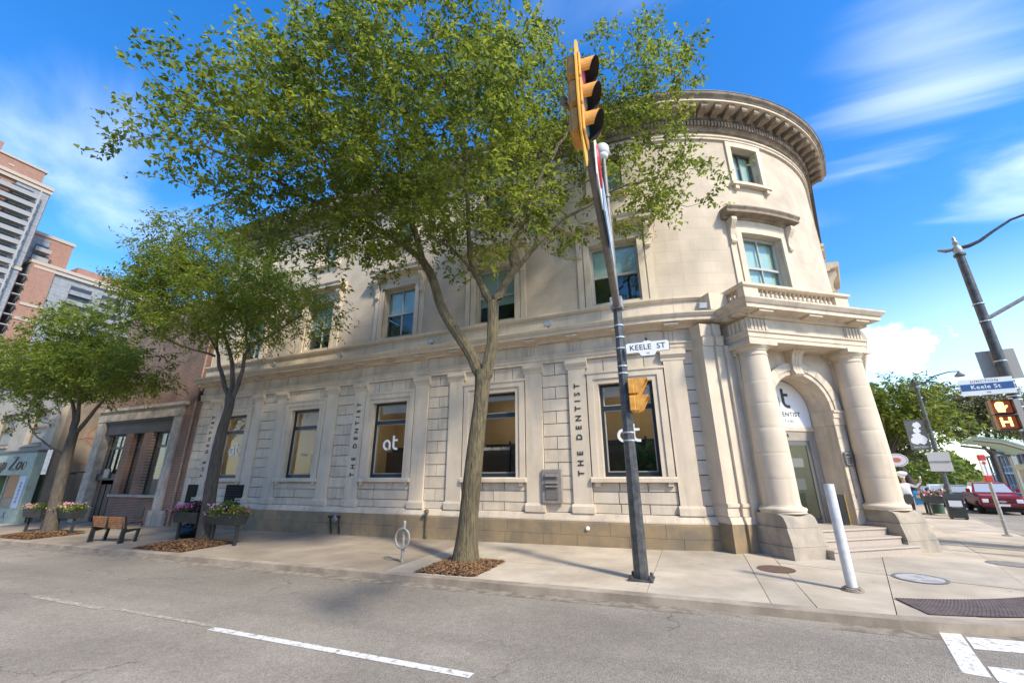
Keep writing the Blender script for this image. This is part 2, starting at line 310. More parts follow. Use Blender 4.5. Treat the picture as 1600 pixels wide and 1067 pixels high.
# ================================================================ SETTING
def asphalt():
    m=mat('asphalt',(.14,.133,.125),.92); nt=m.node_tree; N=nt.nodes; L=nt.links; b=N['Principled BSDF']
    geo=N.new('ShaderNodeNewGeometry')
    def noise(s,d,r=.6):
        n=N.new('ShaderNodeTexNoise'); n.inputs['Scale'].default_value=s; n.inputs['Detail'].default_value=d; n.inputs['Roughness'].default_value=r; L.new(geo.outputs['Position'],n.inputs['Vector']); return n.outputs['Fac']
    def mr(f,a,b_,c,d):
        r=N.new('ShaderNodeMapRange'); 
        for i,v in enumerate((a,b_,c,d)): r.inputs[i+1].default_value=v
        L.new(f,r.inputs[0]); return r.outputs[0]
    def mul(a,b_):
        x=N.new('ShaderNodeMath'); x.operation='MULTIPLY'; L.new(a,x.inputs[0]); L.new(b_,x.inputs[1]); return x.outputs[0]
    vo=N.new('ShaderNodeTexVoronoi'); vo.inputs['Scale'].default_value=75; L.new(geo.outputs['Position'],vo.inputs['Vector'])
    sepc=N.new('ShaderNodeSeparateColor'); L.new(vo.outputs['Color'],sepc.inputs[0])
    f=mul(mr(noise(.5,6),.3,.7,.84,1.12),mr(sepc.outputs[0],0,1,.74,1.28)); f=mul(f,mr(noise(9,4),.3,.7,.9,1.1))
    dn=N.new('ShaderNodeTexNoise'); dn.inputs['Scale'].default_value=1.6; dn.inputs['Detail'].default_value=5; L.new(geo.outputs['Position'],dn.inputs['Vector'])
    va=N.new('ShaderNodeVectorMath'); va.operation='SCALE'; va.inputs['Scale'].default_value=.9; L.new(dn.outputs['Color'],va.inputs[0]); vb=N.new('ShaderNodeVectorMath'); L.new(geo.outputs['Position'],vb.inputs[0]); L.new(va.outputs[0],vb.inputs[1])
    cr=N.new('ShaderNodeTexVoronoi'); cr.feature='DISTANCE_TO_EDGE'; cr.inputs['Scale'].default_value=.33; L.new(vb.outputs[0],cr.inputs['Vector'])
    ck=mr(cr.outputs['Distance'],0,.006,.45,1.0); msk=mr(noise(.23,2),.46,.56,0,1)
    mxc=N.new('ShaderNodeMix'); L.new(msk,mxc.inputs[0]); mxc.inputs[2].default_value=1; L.new(ck,mxc.inputs[3]); f=mul(f,mxc.outputs[0])
    f=mul(f,mr(noise(.16,3),.42,.62,.84,1.06))
    lm_=N.new('ShaderNodeMapping'); lm_.inputs['Scale'].default_value=(.035,.75,1); L.new(geo.outputs['Position'],lm_.inputs[0]); ln_=N.new('ShaderNodeTexNoise'); ln_.inputs['Scale'].default_value=1; ln_.inputs['Detail'].default_value=4; L.new(lm_.outputs[0],ln_.inputs['Vector'])
    f=mul(f,mr(ln_.outputs['Fac'],.35,.65,.86,1.08))
    sc_=N.new('ShaderNodeVectorMath'); sc_.operation='SCALE'; sc_.inputs[0].default_value=(.31,.27,.215); L.new(f,sc_.inputs['Scale']); L.new(sc_.outputs[0],b.inputs['Base Color'])
    bp=N.new('ShaderNodeBump'); bp.inputs['Strength'].default_value=.45; bp.inputs['Distance'].default_value=.012; L.new(vo.outputs['Distance'],bp.inputs['Height']); L.new(bp.outputs[0],b.inputs['Normal'])
    return m
M_asph=asphalt()
def sheet(name,xs,ys,zf,m):
    b=MB(); n=len(xs)
    b.v=[(x,y,zf(x,y)) for y in ys for x in xs]
    b.f=[(j*n+i,j*n+i+1,(j+1)*n+i+1,(j+1)*n+i) for j in range(len(ys)-1) for i in range(n-1)]
    return b.build(name,m,recalc=False)
struct(sheet('road',list(np.linspace(-90,-20,15))+list(np.linspace(-17,30,48))+list(np.linspace(34,90,12)),list(np.linspace(-30,-6,7))+list(np.linspace(-5,40,46))+list(np.linspace(44,130,18)),ZR,M_asph))
M_far=mat('far_ground',(.15,.14,.12),.95,var=.3,vscale=.02)
struct(sheet('ground',[-1500,-300,-100,0,100,300,1500],[-1500,-300,-100,0,150,400,1500],lambda x,y:-2.6,M_far))
# --- pavement slabs clipped to the kerb line
KX,KY=2.0,14.5; KR=6.08                    # kerb return: centre and radius
def kerb_path(inset):
    r=KR-inset; P=[(-75,KY-r)]
    x=-75
    while x<KX-.5: P.append((x,KY-r)); x+=3.1
    for i in range(19): a=R(74*i/18); P.append((KX+r*math.sin(a),KY-r*math.cos(a)))
    e=P[-1]
    for d in list(np.arange(3,60,3.1)): P.append((e[0]+E74[0]*d,e[1]+E74[1]*d))
    return P[1:]
REG=kerb_path(.2); 
REG2=[REG[0]]+REG[1:]+[(REG[-1][0]-14,REG[-1][1]),( -75,REG[-1][1])]
def clip(poly,a,b):  # keep left of a->b
    out=[]; n=len(poly)
    side=lambda p:(b[0]-a[0])*(p[1]-a[1])-(b[1]-a[1])*(p[0]-a[0])
    for i in range(n):
        p,q=poly[i],poly[(i+1)%n]; sp,sq=side(p),side(q)
        if sp>=0: out.append(p)
        if sp*sq<0: t=sp/(sp-sq); out.append((p[0]+t*(q[0]-p[0]),p[1]+t*(q[1]-p[1])))
    return out
pav=bpy.data.objects.new('pavement',None); COL.objects.link(pav); struct(pav)
M_oldc_shade=mat('old_pavement_shade',(.38,.31,.23),.92,col2=(.28,.225,.165),vscale=1.0,bump=.2,bscale=110,vdet=8,spots=True)  # older, browner concrete; tree shade is also worked into this darker colour
def slab(poly,regclip=True,tint=0):
    if regclip:
        for i in range(len(REG)-1):
            poly=clip(poly,REG[i],REG[i+1])
            if len(poly)<3: return
    cx=sum(p[0] for p in poly)/len(poly); cy=sum(p[1] for p in poly)/len(poly)
    dz=random.uniform(-.004,.004)
    b=MB().prism(poly,0,1,lambda p,d:(p[0],p[1],G(*p)+dz-(0 if d else .22)))
    b.build('paving_slab',M_oldc_shade if -33<cx<-6.2 else SLABM[random.randrange(len(SLABM))],pav)
random.seed(4)
SLABM=[M_conc]+[mat('concrete_paving_%s'%n,c,.9,col2=tuple(x*.76 for x in c),vscale=1.3,bump=.18,bscale=120,vdet=8,spots=True) for n,c in (('warm',(.57,.475,.355)),('grey',(.525,.45,.345)),('pale',(.59,.50,.38)))]
g=.006
TREEPIT=[(-6.05,-4.55,8.72,10.1),(-16.75,-14.7,8.72,10.2),(-26.6,-24.3,8.72,10.2)]
xs=[-70,-62,-54,-47,-41,-37,-33.2]+[-30+1.93*i for i in range(17)]
xs=[x for x in xs if x<1.4]+[1.5]
rows=[8.62,10.28,13.6]
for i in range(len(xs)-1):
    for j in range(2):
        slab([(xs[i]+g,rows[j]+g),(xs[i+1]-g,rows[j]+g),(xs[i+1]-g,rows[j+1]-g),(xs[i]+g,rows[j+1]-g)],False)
e=E74; nrm=(e[1],-e[0])   # outward to the right-hand street
o=REG[-20] if len(REG)>20 else REG[-1]
K0=(KX+(KR-.2)*math.sin(R(74)),KY-(KR-.2)*math.cos(R(74)))
A=[-12+2.35*i for i in range(20)]+[37+4*i for i in range(8)]
B=[0,-1.9,-3.8,-5.7,-7.6,-9.5]
for i in range(len(A)-1):
    for j in range(len(B)-1):
        c=[]
        for (a,b_) in ((A[i]+g,B[j+1]+g),(A[i+1]-g,B[j+1]+g),(A[i+1]-g,B[j]-g),(A[i]+g,B[j]-g)):
            c.append((K0[0]+e[0]*a+nrm[0]*b_,K0[1]+e[1]*a+nrm[1]*b_))
        c=clip(c,(1.5+g,0),(1.5+g,-1)) if False else clip(c,(1.5+g,100),(1.5+g,0)) 
        if len(c)<3: continue
        slab(c[::-1] if sum((c[k][0]*c[(k+1)%len(c)][1]-c[(k+1)%len(c)][0]*c[k][1]) for k in range(len(c)))<0 else c)
# kerb stones
kerb=bpy.data.objects.new('kerb',None); COL.objects.link(kerb); struct(kerb)
ki,ko=kerb_path(.195),kerb_path(0)
for i in range(len(ki)-1):
    a,b_,c,d=ki[i],ki[i+1],ko[i+1],ko[i]
    if a[0]<-60: continue
    q=lambda p,o_,z:(p[0],p[1],z)
    zi=[G(*a)+.003,G(*b_)+.003]; zo=[G(*d)-.006,G(*c)-.006]; zb=[ZR(*d)-.1,ZR(*c)-.1]
    m=MB(); m.add([(*a,zi[0]),(*b_,zi[1]),(*c,zo[1]),(*d,zo[0]),(*a,zb[0]),(*b_,zb[1]),(*c,zb[1]),(*d,zb[0])],[(0,1,2,3),(3,2,6,7),(0,3,7,4),(1,5,6,2),(0,4,5,1)])
    # slip-off bevel on the road edge
    m.build('kerb_stone',M_kerb,kerb)
# gutter dirt along the kerb foot
M_gut=mat('gutter_dirt',(.17,.14,.105),.95,col2=(.30,.252,.192),vscale=5,vdet=8,vrange=(.42,.6))
gt=MB(); g1,g2=kerb_path(-.005),kerb_path(-.32)
for i in range(len(g1)-1):
    if g1[i][0]<-60: continue
    q=[g1[i],g1[i+1],g2[i+1],g2[i]]; gt.add([(p[0],p[1],ZR(*p)+.004) for p in q],[(0,1,2,3)])
struct(gt.build('gutter',M_gut,recalc=False))
# painted markings
M_paint=mat('road_paint',(.72,.70,.66),.75,col2=(.33,.285,.22),vscale=11,vdet=10,vrange=(.36,.47))
M_paint_worn=mat('road_paint_worn',(.50,.455,.39),.85,col2=(.31,.262,.20),vscale=14,vdet=9,vrange=(.45,.62))
mk=bpy.data.objects.new('road_markings',None); COL.objects.link(mk); struct(mk)
def paint(poly,m=M_paint,name='painted_line'):
    b=MB().add([(p[0],p[1],ZR(*p)+.005) for p in poly],[tuple(range(len(poly)))]); b.build(name,m,mk,recalc=False)
def band(x0,x1,y0,y1,n,m): 
    X=np.linspace(x0,x1,n+1)
    for i in range(n): paint([(X[i],y0),(X[i+1],y0),(X[i+1],y1),(X[i],y1)],m)
band(-6.95,-2.55,4.80,4.93,1,M_paint); band(-12.3,-9.9,4.80,4.93,1,M_paint_worn); band(-9.6,-7.0,4.9,5.0,1,M_paint_worn); band(-20,-15.5,4.80,4.93,1,M_paint_worn)
# crosswalk: edge line and ladder bars
ux,uy=(.26,.9656)
def cw(a,b_): # a along crosswalk (towards camera negative), b across to the right
    return (3.05-ux*a*1.0+ .965*b_, 8.75-uy*a*1.0+.1*b_)
paint([cw(0,-.12),cw(0,.13),cw(9,.13),cw(9,-.12)][::-1])
for k in range(6):
    a=.35+1.2*k; paint([cw(a,.16),cw(a,4),cw(a+.55,4),cw(a+.55,.16)][::-1],name='crosswalk_bar')
# tactile plate
M_tact=mat('tactile_iron',(.15,.105,.09),.7,col2=(.09,.07,.065),vscale=6)
tp=thing('tactile_plate','brown tactile warning plate set in the corner kerb ramp','tactile plate',(3.6,9.4,G(3.6,9.4)),world=True)
b=MB(); d=MB(); r0,r1=KR-1.12,KR-.30; n=22
P=lambda r,a:(KX+r*math.sin(a),KY-r*math.cos(a))
A0,A1=R(9),R(52)
for i in range(n):
    a,a2=A0+(A1-A0)*i/n,A0+(A1-A0)*(i+1)/n
    ra=r0
    q=[P(ra,a),P(ra,a2),P(r1,a2),P(r1,a)]
    b.add([(p[0],p[1],G(*p)+.016) for p in q],[(0,1,2,3)])
b.build('plate',M_tact,tp)
for i in range(72):
    for j in range(13):
        a=A0+(A1-A0)*(i+.5)/72; r=r0+(r1-r0)*(j+.5)/13; p=P(r,a); z=G(*p)+.016
        d.add([(p[0]-.016,p[1],z),(p[0],p[1]-.016,z),(p[0]+.016,p[1],z),(p[0],p[1]+.016,z),(p[0],p[1],z+.012)],[(0,1,4),(1,2,4),(2,3,4),(3,0,4)])
d.build('warning_domes',M_tact,tp,kind='stuff')
# manhole covers
def manhole(x,y,r,label,m,m2,inlay=False):
    t=thing('manhole_cover',label,'manhole cover',(x,y,G(x,y)),world=True,group='covers in the pavement')
    N=28; z=lambda p:G(p[0],p[1])
    ring=MB()
    for k in range(N):
        a,a2=2*math.pi*k/N,2*math.pi*(k+1)/N
        q=[(x+rr*math.cos(t_),y+rr*math.sin(t_)) for rr,t_ in ((r*.86,a),(r*.86,a2),(r,a2),(r,a))]
        ring.add([(p[0],p[1],z(p)+.008) for p in q],[(0,1,2,3)])
    ring.build('rim',m,t)
    lid=MB(); q=[(x+r*.85*math.cos(2*math.pi*k/N),y+r*.85*math.sin(2*math.pi*k/N)) for k in range(N)]
    lid.add([(p[0],p[1],z(p)+.0075) for p in q],[tuple(range(N))]); lid.build('lid',m2,t)
M_rust=mat('rusty_iron',(.17,.10,.06),.8,col2=(.09,.06,.045),vscale=14)
M_iron=mat('grey_iron',(.20,.20,.20),.6,col2=(.13,.13,.13),vscale=20)
manhole(1.35,11.25,.36,'small round rusty utility cover in the pavement left of the bollard',M_rust,M_rust)
manhole(3.75,11.3,.42,'round steel cover with pale concrete filling in front of the entrance steps',M_iron,mat('pale_fill',(.42,.41,.39),.85,col2=(.28,.275,.265),vscale=5,vrange=(.4,.55)))
manhole(6.2,13.6,.42,'plain grey round cover in the pavement near the corner kerb',M_iron,mat('grey_fill',(.24,.225,.2),.9,var=.2,vscale=6))
# ================================================================ STONE BUILDING
X0,RR,Y0=-1.7,8.0,13.0; TURN=R(74)
S1=X0+RR*TURN
def fr(s):
    if s<=X0: return (s,Y0),(1,0),(0,-1)
    if s<=S1:
        a=(s-X0)/RR; return (X0+RR*math.sin(a),Y0+RR*(1-math.cos(a))),(math.cos(a),math.sin(a)),(math.sin(a),-math.cos(a))
    a=TURN; P=(X0+RR*math.sin(a)+(s-S1)*math.cos(a),Y0+RR*(1-math.cos(a))+(s-S1)*math.sin(a)); return P,(math.cos(a),math.sin(a)),(math.sin(a),-math.cos(a))
def pt(s,o,z):
    P,t,n=fr(s); return (P[0]+n[0]*o,P[1]+n[1]*o,z)
def ss(s0,s1,step=.45):
    L_=[s0]
    if s1>X0 and s0<S1:
        a,b_=max(s0,X0),min(s1,S1); n=max(1,int(math.ceil((b_-a)/step)))
        L_+=[a+(b_-a)*i/n for i in range(n+1)]
    L_.append(s1); out=[]
    for v in L_:
        if not out or v-out[-1]>1e-5: out.append(v)
    return out
def sweep(prof,s0,s1,b=None,step=.35):
    b=b or MB(); S=ss(s0,s1,step); n=len(prof); k=len(b.v)
    for s in S: b.v+=[pt(s,o,z) for o,z in prof]
    for i in range(len(S)-1):
        for j in range(n): b.f.append((k+i*n+j,k+(i+1)*n+j,k+(i+1)*n+(j+1)%n,k+i*n+(j+1)%n))
    b.f.append(tuple(k+j for j in range(n))); b.f.append(tuple(k+(len(S)-1)*n+j for j in range(n))[::-1]); return b
def pbox(s0,s1,o0,o1,z0,z1,b=None): return sweep([(o0,z0),(o1,z0),(o1,z1),(o0,z1)],s0,s1,b)
def sM(s,o,z): # local frame at s: x along wall, y inward, z up
    P,t,n=fr(s); return basis((P[0]+n[0]*o,P[1]+n[1]*o,z),(t[0],t[1],0),(-n[0],-n[1],0),(0,0,1))
def wall(s0,s1,z0,z1,ops,o=0,depth=.3):
    b=MB(); S=set(ss(s0,s1)); Z={z0,z1}
    for a in ops: S|={a[0],a[1]}; Z|={a[2],a[3]}
    S=sorted(x for x in S if s0-1e-6<=x<=s1+1e-6); S=[x for i,x in enumerate(S) if i==0 or x-S[i-1]>1e-5]; Z=sorted(Z)
    for i in range(len(S)-1):
        for j in range(len(Z)-1):
            sm,zm=(S[i]+S[i+1])/2,(Z[j]+Z[j+1])/2
            if any(a[0]<sm<a[1] and a[2]<zm<a[3] for a in ops): continue
            b.add([pt(S[i],o,Z[j]),pt(S[i+1],o,Z[j]),pt(S[i+1],o,Z[j+1]),pt(S[i],o,Z[j+1])],[(0,1,2,3)])
    for (a,c,zl,zh) in ops:
        for q in ([(a,0,zl),(a,1,zl),(a,1,zh),(a,0,zh)],[(c,0,zh),(c,1,zh),(c,1,zl),(c,0,zl)]):
            b.add([pt(s_,o-d_*depth,z_) for s_,d_,z_ in q],[(0,1,2,3)])
        T=[x for x in S if a-1e-6<=x<=c+1e-6]
        for i in range(len(T)-1):
            b.add([pt(T[i],o,zh),pt(T[i],o-depth,zh),pt(T[i+1],o-depth,zh),pt(T[i+1],o,zh)],[(0,1,2,3)])
            b.add([pt(T[i],o,zl),pt(T[i+1],o,zl),pt(T[i+1],o-depth,zl),pt(T[i],o-depth,zl)],[(0,1,2,3)])
    return b
BC=[-1.666-4.493*i for i in range(5)]     # bay centres
SL=-22.42                                   # left end of the stone front
SA=X0+RR*TURN/2                             # apex of the round corner
SRC=[S1+2.4,S1+6.9]                         # bays on the side street
HW=.82
bld=thing('stone_building','three-storey limestone corner building with rounded corner, columned porch and heavy top cornice','building',(-8,13,G(-8,13)),world=True)
ZG0,ZG1=1.70,4.51
W2=[(c-HW,c+HW,7.25,9.49) for c in BC+[SA]+SRC]
W3=[(c-.56,c+.56,11.58,13.12) for c in BC+[SA]+SRC]
SR=S1+14
gw=wall(SL,1.3,-1.0,5.4,[(c-HW,c+HW,ZG0,ZG1) for c in BC],o=-.075,depth=.255).build('ground_floor_wall',M_stone_low,bld)
wall(5.6,SR,-1.6,5.4,[],o=-.03).build('side_street_wall',M_stone_low,bld)
uw=wall(SL,SR,5.3,14.2,W2+W3,o=-.02,depth=.34).build('upper_wall',M_upper,bld)
# rear, side and roof so that the block is solid
b=MB(); e1=pt(SR,-.02,0); 
for (p,q) in (((SL,Y0),(SL,38)),((SL,38),(e1[0],38)),((e1[0],38),(e1[0],e1[1]))):
    b.add([(p[0],p[1],-1.5),(q[0],q[1],-1.5),(q[0],q[1],14.4),(p[0],p[1],14.4)],[(0,1,2,3)])
b.build('rear_wall',M_stone_low,bld)
b=MB(); S=ss(SL,SR,.6); P=[pt(s,.3,14.42) for s in S]+[(e1[0],38,14.42),(SL,38,14.42)]; b.add(P,[tuple(range(len(P)))]); b.build('roof',M_lead,bld)
# stone courses --------------------------------------------------
rnd=random.Random(7)
BLKM=[M_stone_low,M_stone]+[mat('limestone_block_%s'%n,c,.88,var=.10,vscale=1.6,bump=.22,bscale=40,streak=.4) for n,c in (('buff',(.60,.50,.37)),('grey',(.56,.475,.37)),('light',(.635,.54,.415)))]
def block(s0,s1,z0,z1,o=.0,par=None,g=.0125,m=None,name='stone_block'):
    pbox(s0+g,s1-g,-.10,o+rnd.uniform(-.003,.003),z0+g,z1-g).build(name,m or BLKM[rnd.randrange(5)],par or gw)
ZC=[.93+.402*i for i in range(11)]; ZC[-1]=4.95
def strip(s0,s1,par=None,off=0):
    for i in range(10):
        if (i+off)%2: block(s0,s1,ZC[i],ZC[i+1])
        else: m=(s0+s1)/2; block(s0,m,ZC[i],ZC[i+1]); block(m,s1,ZC[i],ZC[i+1])
    m=(s0+s1)/2
    block(s0,m,4.95,5.36); block(m,s1,4.95,5.36); block(s0,s1,.68,.93)
for i in range(4): strip(BC[i+1]+1.79,BC[i]-1.79)
strip(BC[0]+1.79,.86,off=0)
strip(SL+.05,BC[4]-1.79,off=1)
for k,c in enumerate(BC):
    a,d=c-1.19,c+1.19
    for j in range(3): block(a+(d-a)*j/3,a+(d-a)*(j+1)/3,.68,.95)
    if k%2: block(a,c,.95,1.28); block(c,d,.95,1.28)
    else: block(a,a+.75,.95,1.28); block(a+.75,d,.95,1.28)
    for j in range(3): block(a+(d-a)*j/3,a+(d-a)*(j+1)/3,1.28,1.54)
    w=[0,.2,.5,.8,1] if k%2 else [0,.24,.5,.77,1]
    for j in range(4): block(a+(d-a)*w[j],a+(d-a)*w[j+1],4.92,5.36)
# base courses
x=SL
while x<.86:
    x2=min(x+rnd.uniform(1.25,1.75),.86)
    if .86-x2<.5: x2=.86
    sweep([(-.1,.10),(.14,.10),(.14,.43),(.12,.46),(-.1,.46)],x+.004,x2-.004).build('base_stone',M_base,gw)
    x=x2
x=SL
while x<.86:
    x2=min(x+rnd.uniform(1.0,1.5),.86)
    if .86-x2<.4: x2=.86
    zb=G((x+x2)/2,13)-.25
    pbox(x+.005,x2-.005,-.1,.155,zb,.094).build('base_stone',M_base,gw)
    x=x2
x=SL
while x<.86:
    x2=min(x+1.5,.86)
    if .86-x2<.5: x2=.86
    sweep([(-.1,.464),(.13,.464),(.13,.50),(.07,.665),(.02,.675),(-.1,.675)],x+.003,x2-.003).build('base_capping',M_stone_low,gw)
    x=x2
# pilasters
def pilaster(s0,s1,par=bld):
    t=pbox(s0,s1,-.06,.065,.93,5.05).build('pilaster',M_stone,par)
    sweep([(-.06,.676),(.11,.676),(.11,.86),(.09,.90),(.075,.93),(-.06,.93)],s0-.045,s1+.045).build('pilaster_base',M_stone_low,t)
    sweep([(-.06,5.051),(.07,5.051),(.085,5.09),(.085,5.13),(.15,5.22),(.165,5.24),(.165,5.36),(-.06,5.36)],s0-.07,s1+.07).build('pilaster_capital',M_stone,t)
for k,c in enumerate(BC):
    pilaster(c+1.20,c+1.78); pilaster(c-1.78,c-1.20)
# windows of the ground floor
M_int=mat('ochre_interior',(.50,.38,.23),.8); M_intd=mat('dark_interior',(.17,.125,.07),.7); M_intw=mat('interior_white',(.62,.6,.55),.7)
def stroke(parent,pts,w,M,m,name='logo',t=.012):
    b=MB(); n=len(pts)
    for i in range(n):
        p=Vector(pts[i]); d=Vector(pts[min(i+1,n-1)])-Vector(pts[max(i-1,0)]); d.normalize(); q=Vector((-d.y,d.x))*w/2
        for sgn in (1,-1):
            for zz in (0,t): b.v.append(tuple(M@Vector((p.x+q.x*sgn,p.y+q.y*sgn,zz))))
    for i in range(n-1):
        a=4*i; c=a+4; b.f+= [(a,a+2,c+2,c),(a+1,c+1,c+3,a+3),(a,c,c+1,a+1),(a+2,a+3,c+3,c+2)]
    b.f+=[(0,1,3,2),(4*n-4,4*n-2,4*n-1,4*n-3)]
    return b.build(name,m,parent)
def logo_at(parent,M,h,ma,mt):
    """round 'a' (bowl open at the foot) and a hooked 't'; h = x-height, local x right, y up"""
    r=h/2; w=h*.23
    arc=[(-r*.0+r*.78*math.cos(R(a)),r+ r*.88*math.sin(R(a))) for a in range(290,-1,-14)]
    arc=[(p[0]-h*.55,p[1]) for p in arc]; arc+=[(arc[-1][0],0)]
    stroke(parent,arc,w,M,ma)
    tx=h*.32; t_=[(tx,h*1.45),(tx,h*.42)]+[(tx+h*.36-h*.36*math.cos(R(a)),h*.42-h*.36*math.sin(R(a))) for a in range(15,91,15)]+[(tx+h*.55,h*.06)]
    stroke(parent,t_,w,M,mt,'logo',.013); stroke(parent,[(tx,h*.97),(tx+h*.5,h*.97)],w*.9,M,mt,'logo',.016)
def ground_window(c,k):
    t=thing_part('window',bld)
    # stepped stone architrave
    def ring(i0,o0,z0,i1,o1,z1,oo,name,m):
        b=MB()
        pbox(c-i1,c-i0,-.06,oo,ZG0,z1,b); pbox(c+i0,c+i1,-.06,oo,ZG0,z1,b); pbox(c-i0,c+i0,-.06,oo,z0,z1,b); return b.build(name,m,t)
    ring(HW,0,ZG1,.97,0,4.66,.045,'inner_architrave',M_stone)
    b=MB(); pbox(c-1.16,c-.972,-.06,.085,ZG0,4.90,b); pbox(c+.972,c+1.16,-.06,.085,ZG0,4.90,b); pbox(c-.972,c+.972,-.06,.085,4.662,4.90,b); b.build('outer_architrave',M_stone,t)
    pbox(c-1.19,c+1.19,-.06,.115,4.845,4.915).build('architrave_cap',M_stone,t)
    sweep([(-.32,1.545),(.15,1.545),(.15,1.65),(.12,1.695),(-.32,1.695)],c-1.2,c+1.2).build('sill',M_stone,t)
    for sx in (-1,1): pbox(c+sx*1.02-.07,c+sx*1.02+.07,-.06,.10,1.44,1.544).build('sill_bracket',M_stone,t)
    # dark metal frame with transom
    b=MB(); f=.085; o0,o1=-.30,-.17
    pbox(c-HW,c-HW+f,o0,o1,ZG0,ZG1,b); pbox(c+HW-f,c+HW,o0,o1,ZG0,ZG1,b); pbox(c-HW+f,c+HW-f,o0,o1,ZG0,ZG0+.13,b); pbox(c-HW+f,c+HW-f,o0,o1,ZG1-f,ZG1,b); pbox(c-HW+f,c+HW-f,o0,o1-.02,3.68,3.82,b)
    b.build('window_frame',M_darkframe,t)
    for (za,zb) in ((ZG0+.13,3.68),(3.82,ZG1-f)):
        b=MB(); w=.028; a,d=c-HW+f+.004,c+HW-f-.004
        pbox(a,a+w,-.29,-.215,za,zb,b); pbox(d-w,d,-.29,-.215,za,zb,b); pbox(a+w,d-w,-.29,-.215,za,za+w,b); pbox(a+w,d-w,-.29,-.215,zb-w,zb,b); b.build('sash',mat('pale_sash',(.38,.36,.32),.5),t)
        pbox(a+w,d-w,-.262,-.252,za+w,zb-w).build('pane',M_glass,t)
    M=sM(c,-.243,0); M=M@Matrix.Rotation(R(90),4,'X')
    if k in (0,2,4): logo_at(t,M@Matrix.Translation((0,2.72,0)),.36,M_ltwhite,M_ltwhite)
    elif k==1: text('00P0 0000 P000',.15,mat('frosted_letters',(.45,.40,.33),.6),t,M@Matrix.Translation((0,2.62,0)),ext=.002)
    else: text('P000A',.16,mat('frosted_letters',(.45,.40,.33),.6),t,M@Matrix.Translation((.0,2.62,0)),ext=.002)
def thing_part(name,parent):
    o=bpy.data.objects.new(name,None); COL.objects.link(o); o.parent=parent; o.matrix_parent_inverse=PINV.get(parent.name,Matrix()); o.empty_display_size=.2
    PINV[o.name]=Matrix()
    return o
for k,c in enumerate(BC): ground_window(c,k)
# lettering on the pilasters
for c in (BC[0],BC[2],BC[4]):
    M=sM(c-1.49,.07,3.15)@Matrix.Rotation(R(90),4,'X')@Matrix.Rotation(R(90),4,'Z')
    text('THE DENTIST',.255,M_letter,bld,M,name='wall_lettering',ext=.012,space=2.02,off=.004,split=True)
# entablature
ent=sweep([(-.06,5.362),(.09,5.362),(.09,5.46),(.11,5.465),(.11,5.56),(.15,5.60),(.15,5.64),(-.06,5.64)],SL,1.25).build('architrave',M_stone_low,bld)
pbox(SL,1.25,-.06,.05,5.642,6.05).build('frieze',M_stone_low,bld)
TG=[BC[2]+1.4977*i for i in range(-8,8)]
for s in TG:
    if s<SL+.3 or s>1.0: continue
    b=MB()
    for j in (-1,0,1): pbox(s+j*.125-.045,s+j*.125+.045,.02,.095,5.66,6.0,b)
    pbox(s-.19,s+.19,.02,.075,5.655,6.01,b); pbox(s-.21,s+.21,.02,.12,6.012,6.05,b)
    for j in range(5): pbox(s-.17+j*.078,s-.17+j*.078+.03,.09,.13,5.57,5.598,b)
    b.build('triglyph',M_stone_low,bld)
    sweep([(.05,6.10),(.44,6.10),(.44,6.16),(.05,6.20)],s-.20,s+.20).build('mutule',M_stone_low,bld)
sweep([(-.06,6.052),(.16,6.052),(.16,6.10),(.22,6.16),(.50,6.19),(.50,6.30),(.54,6.31),(.60,6.39),(.60,6.43),(.1,6.50),(-.06,6.50)],SL-.05,1.3).build('cornice',M_stone,bld)
x=SL-.02
while x<1.6:
    x2=min(x+2.2467,1.6); pbox(x+.004,x2-.004,-.06,.12,6.49,6.95).build('blocking_course',M_stone,bld)
    sweep([(-.06,6.952),(.16,6.952),(.21,7.0),(.235,7.02),(.235,7.09),(.02,7.15),(-.06,7.15)],x+.004,x2-.004).build('ledge',M_stone,bld); x=x2
for (a,d) in ((5.4,SR),):
    sweep([(-.06,5.9),(.16,6.0),(.5,6.19),(.6,6.39),(.6,6.43),(.1,6.5),(.12,6.95),(.235,7.02),(.235,7.09),(-.06,7.15)],a,d).build('side_cornice',M_stone,bld)
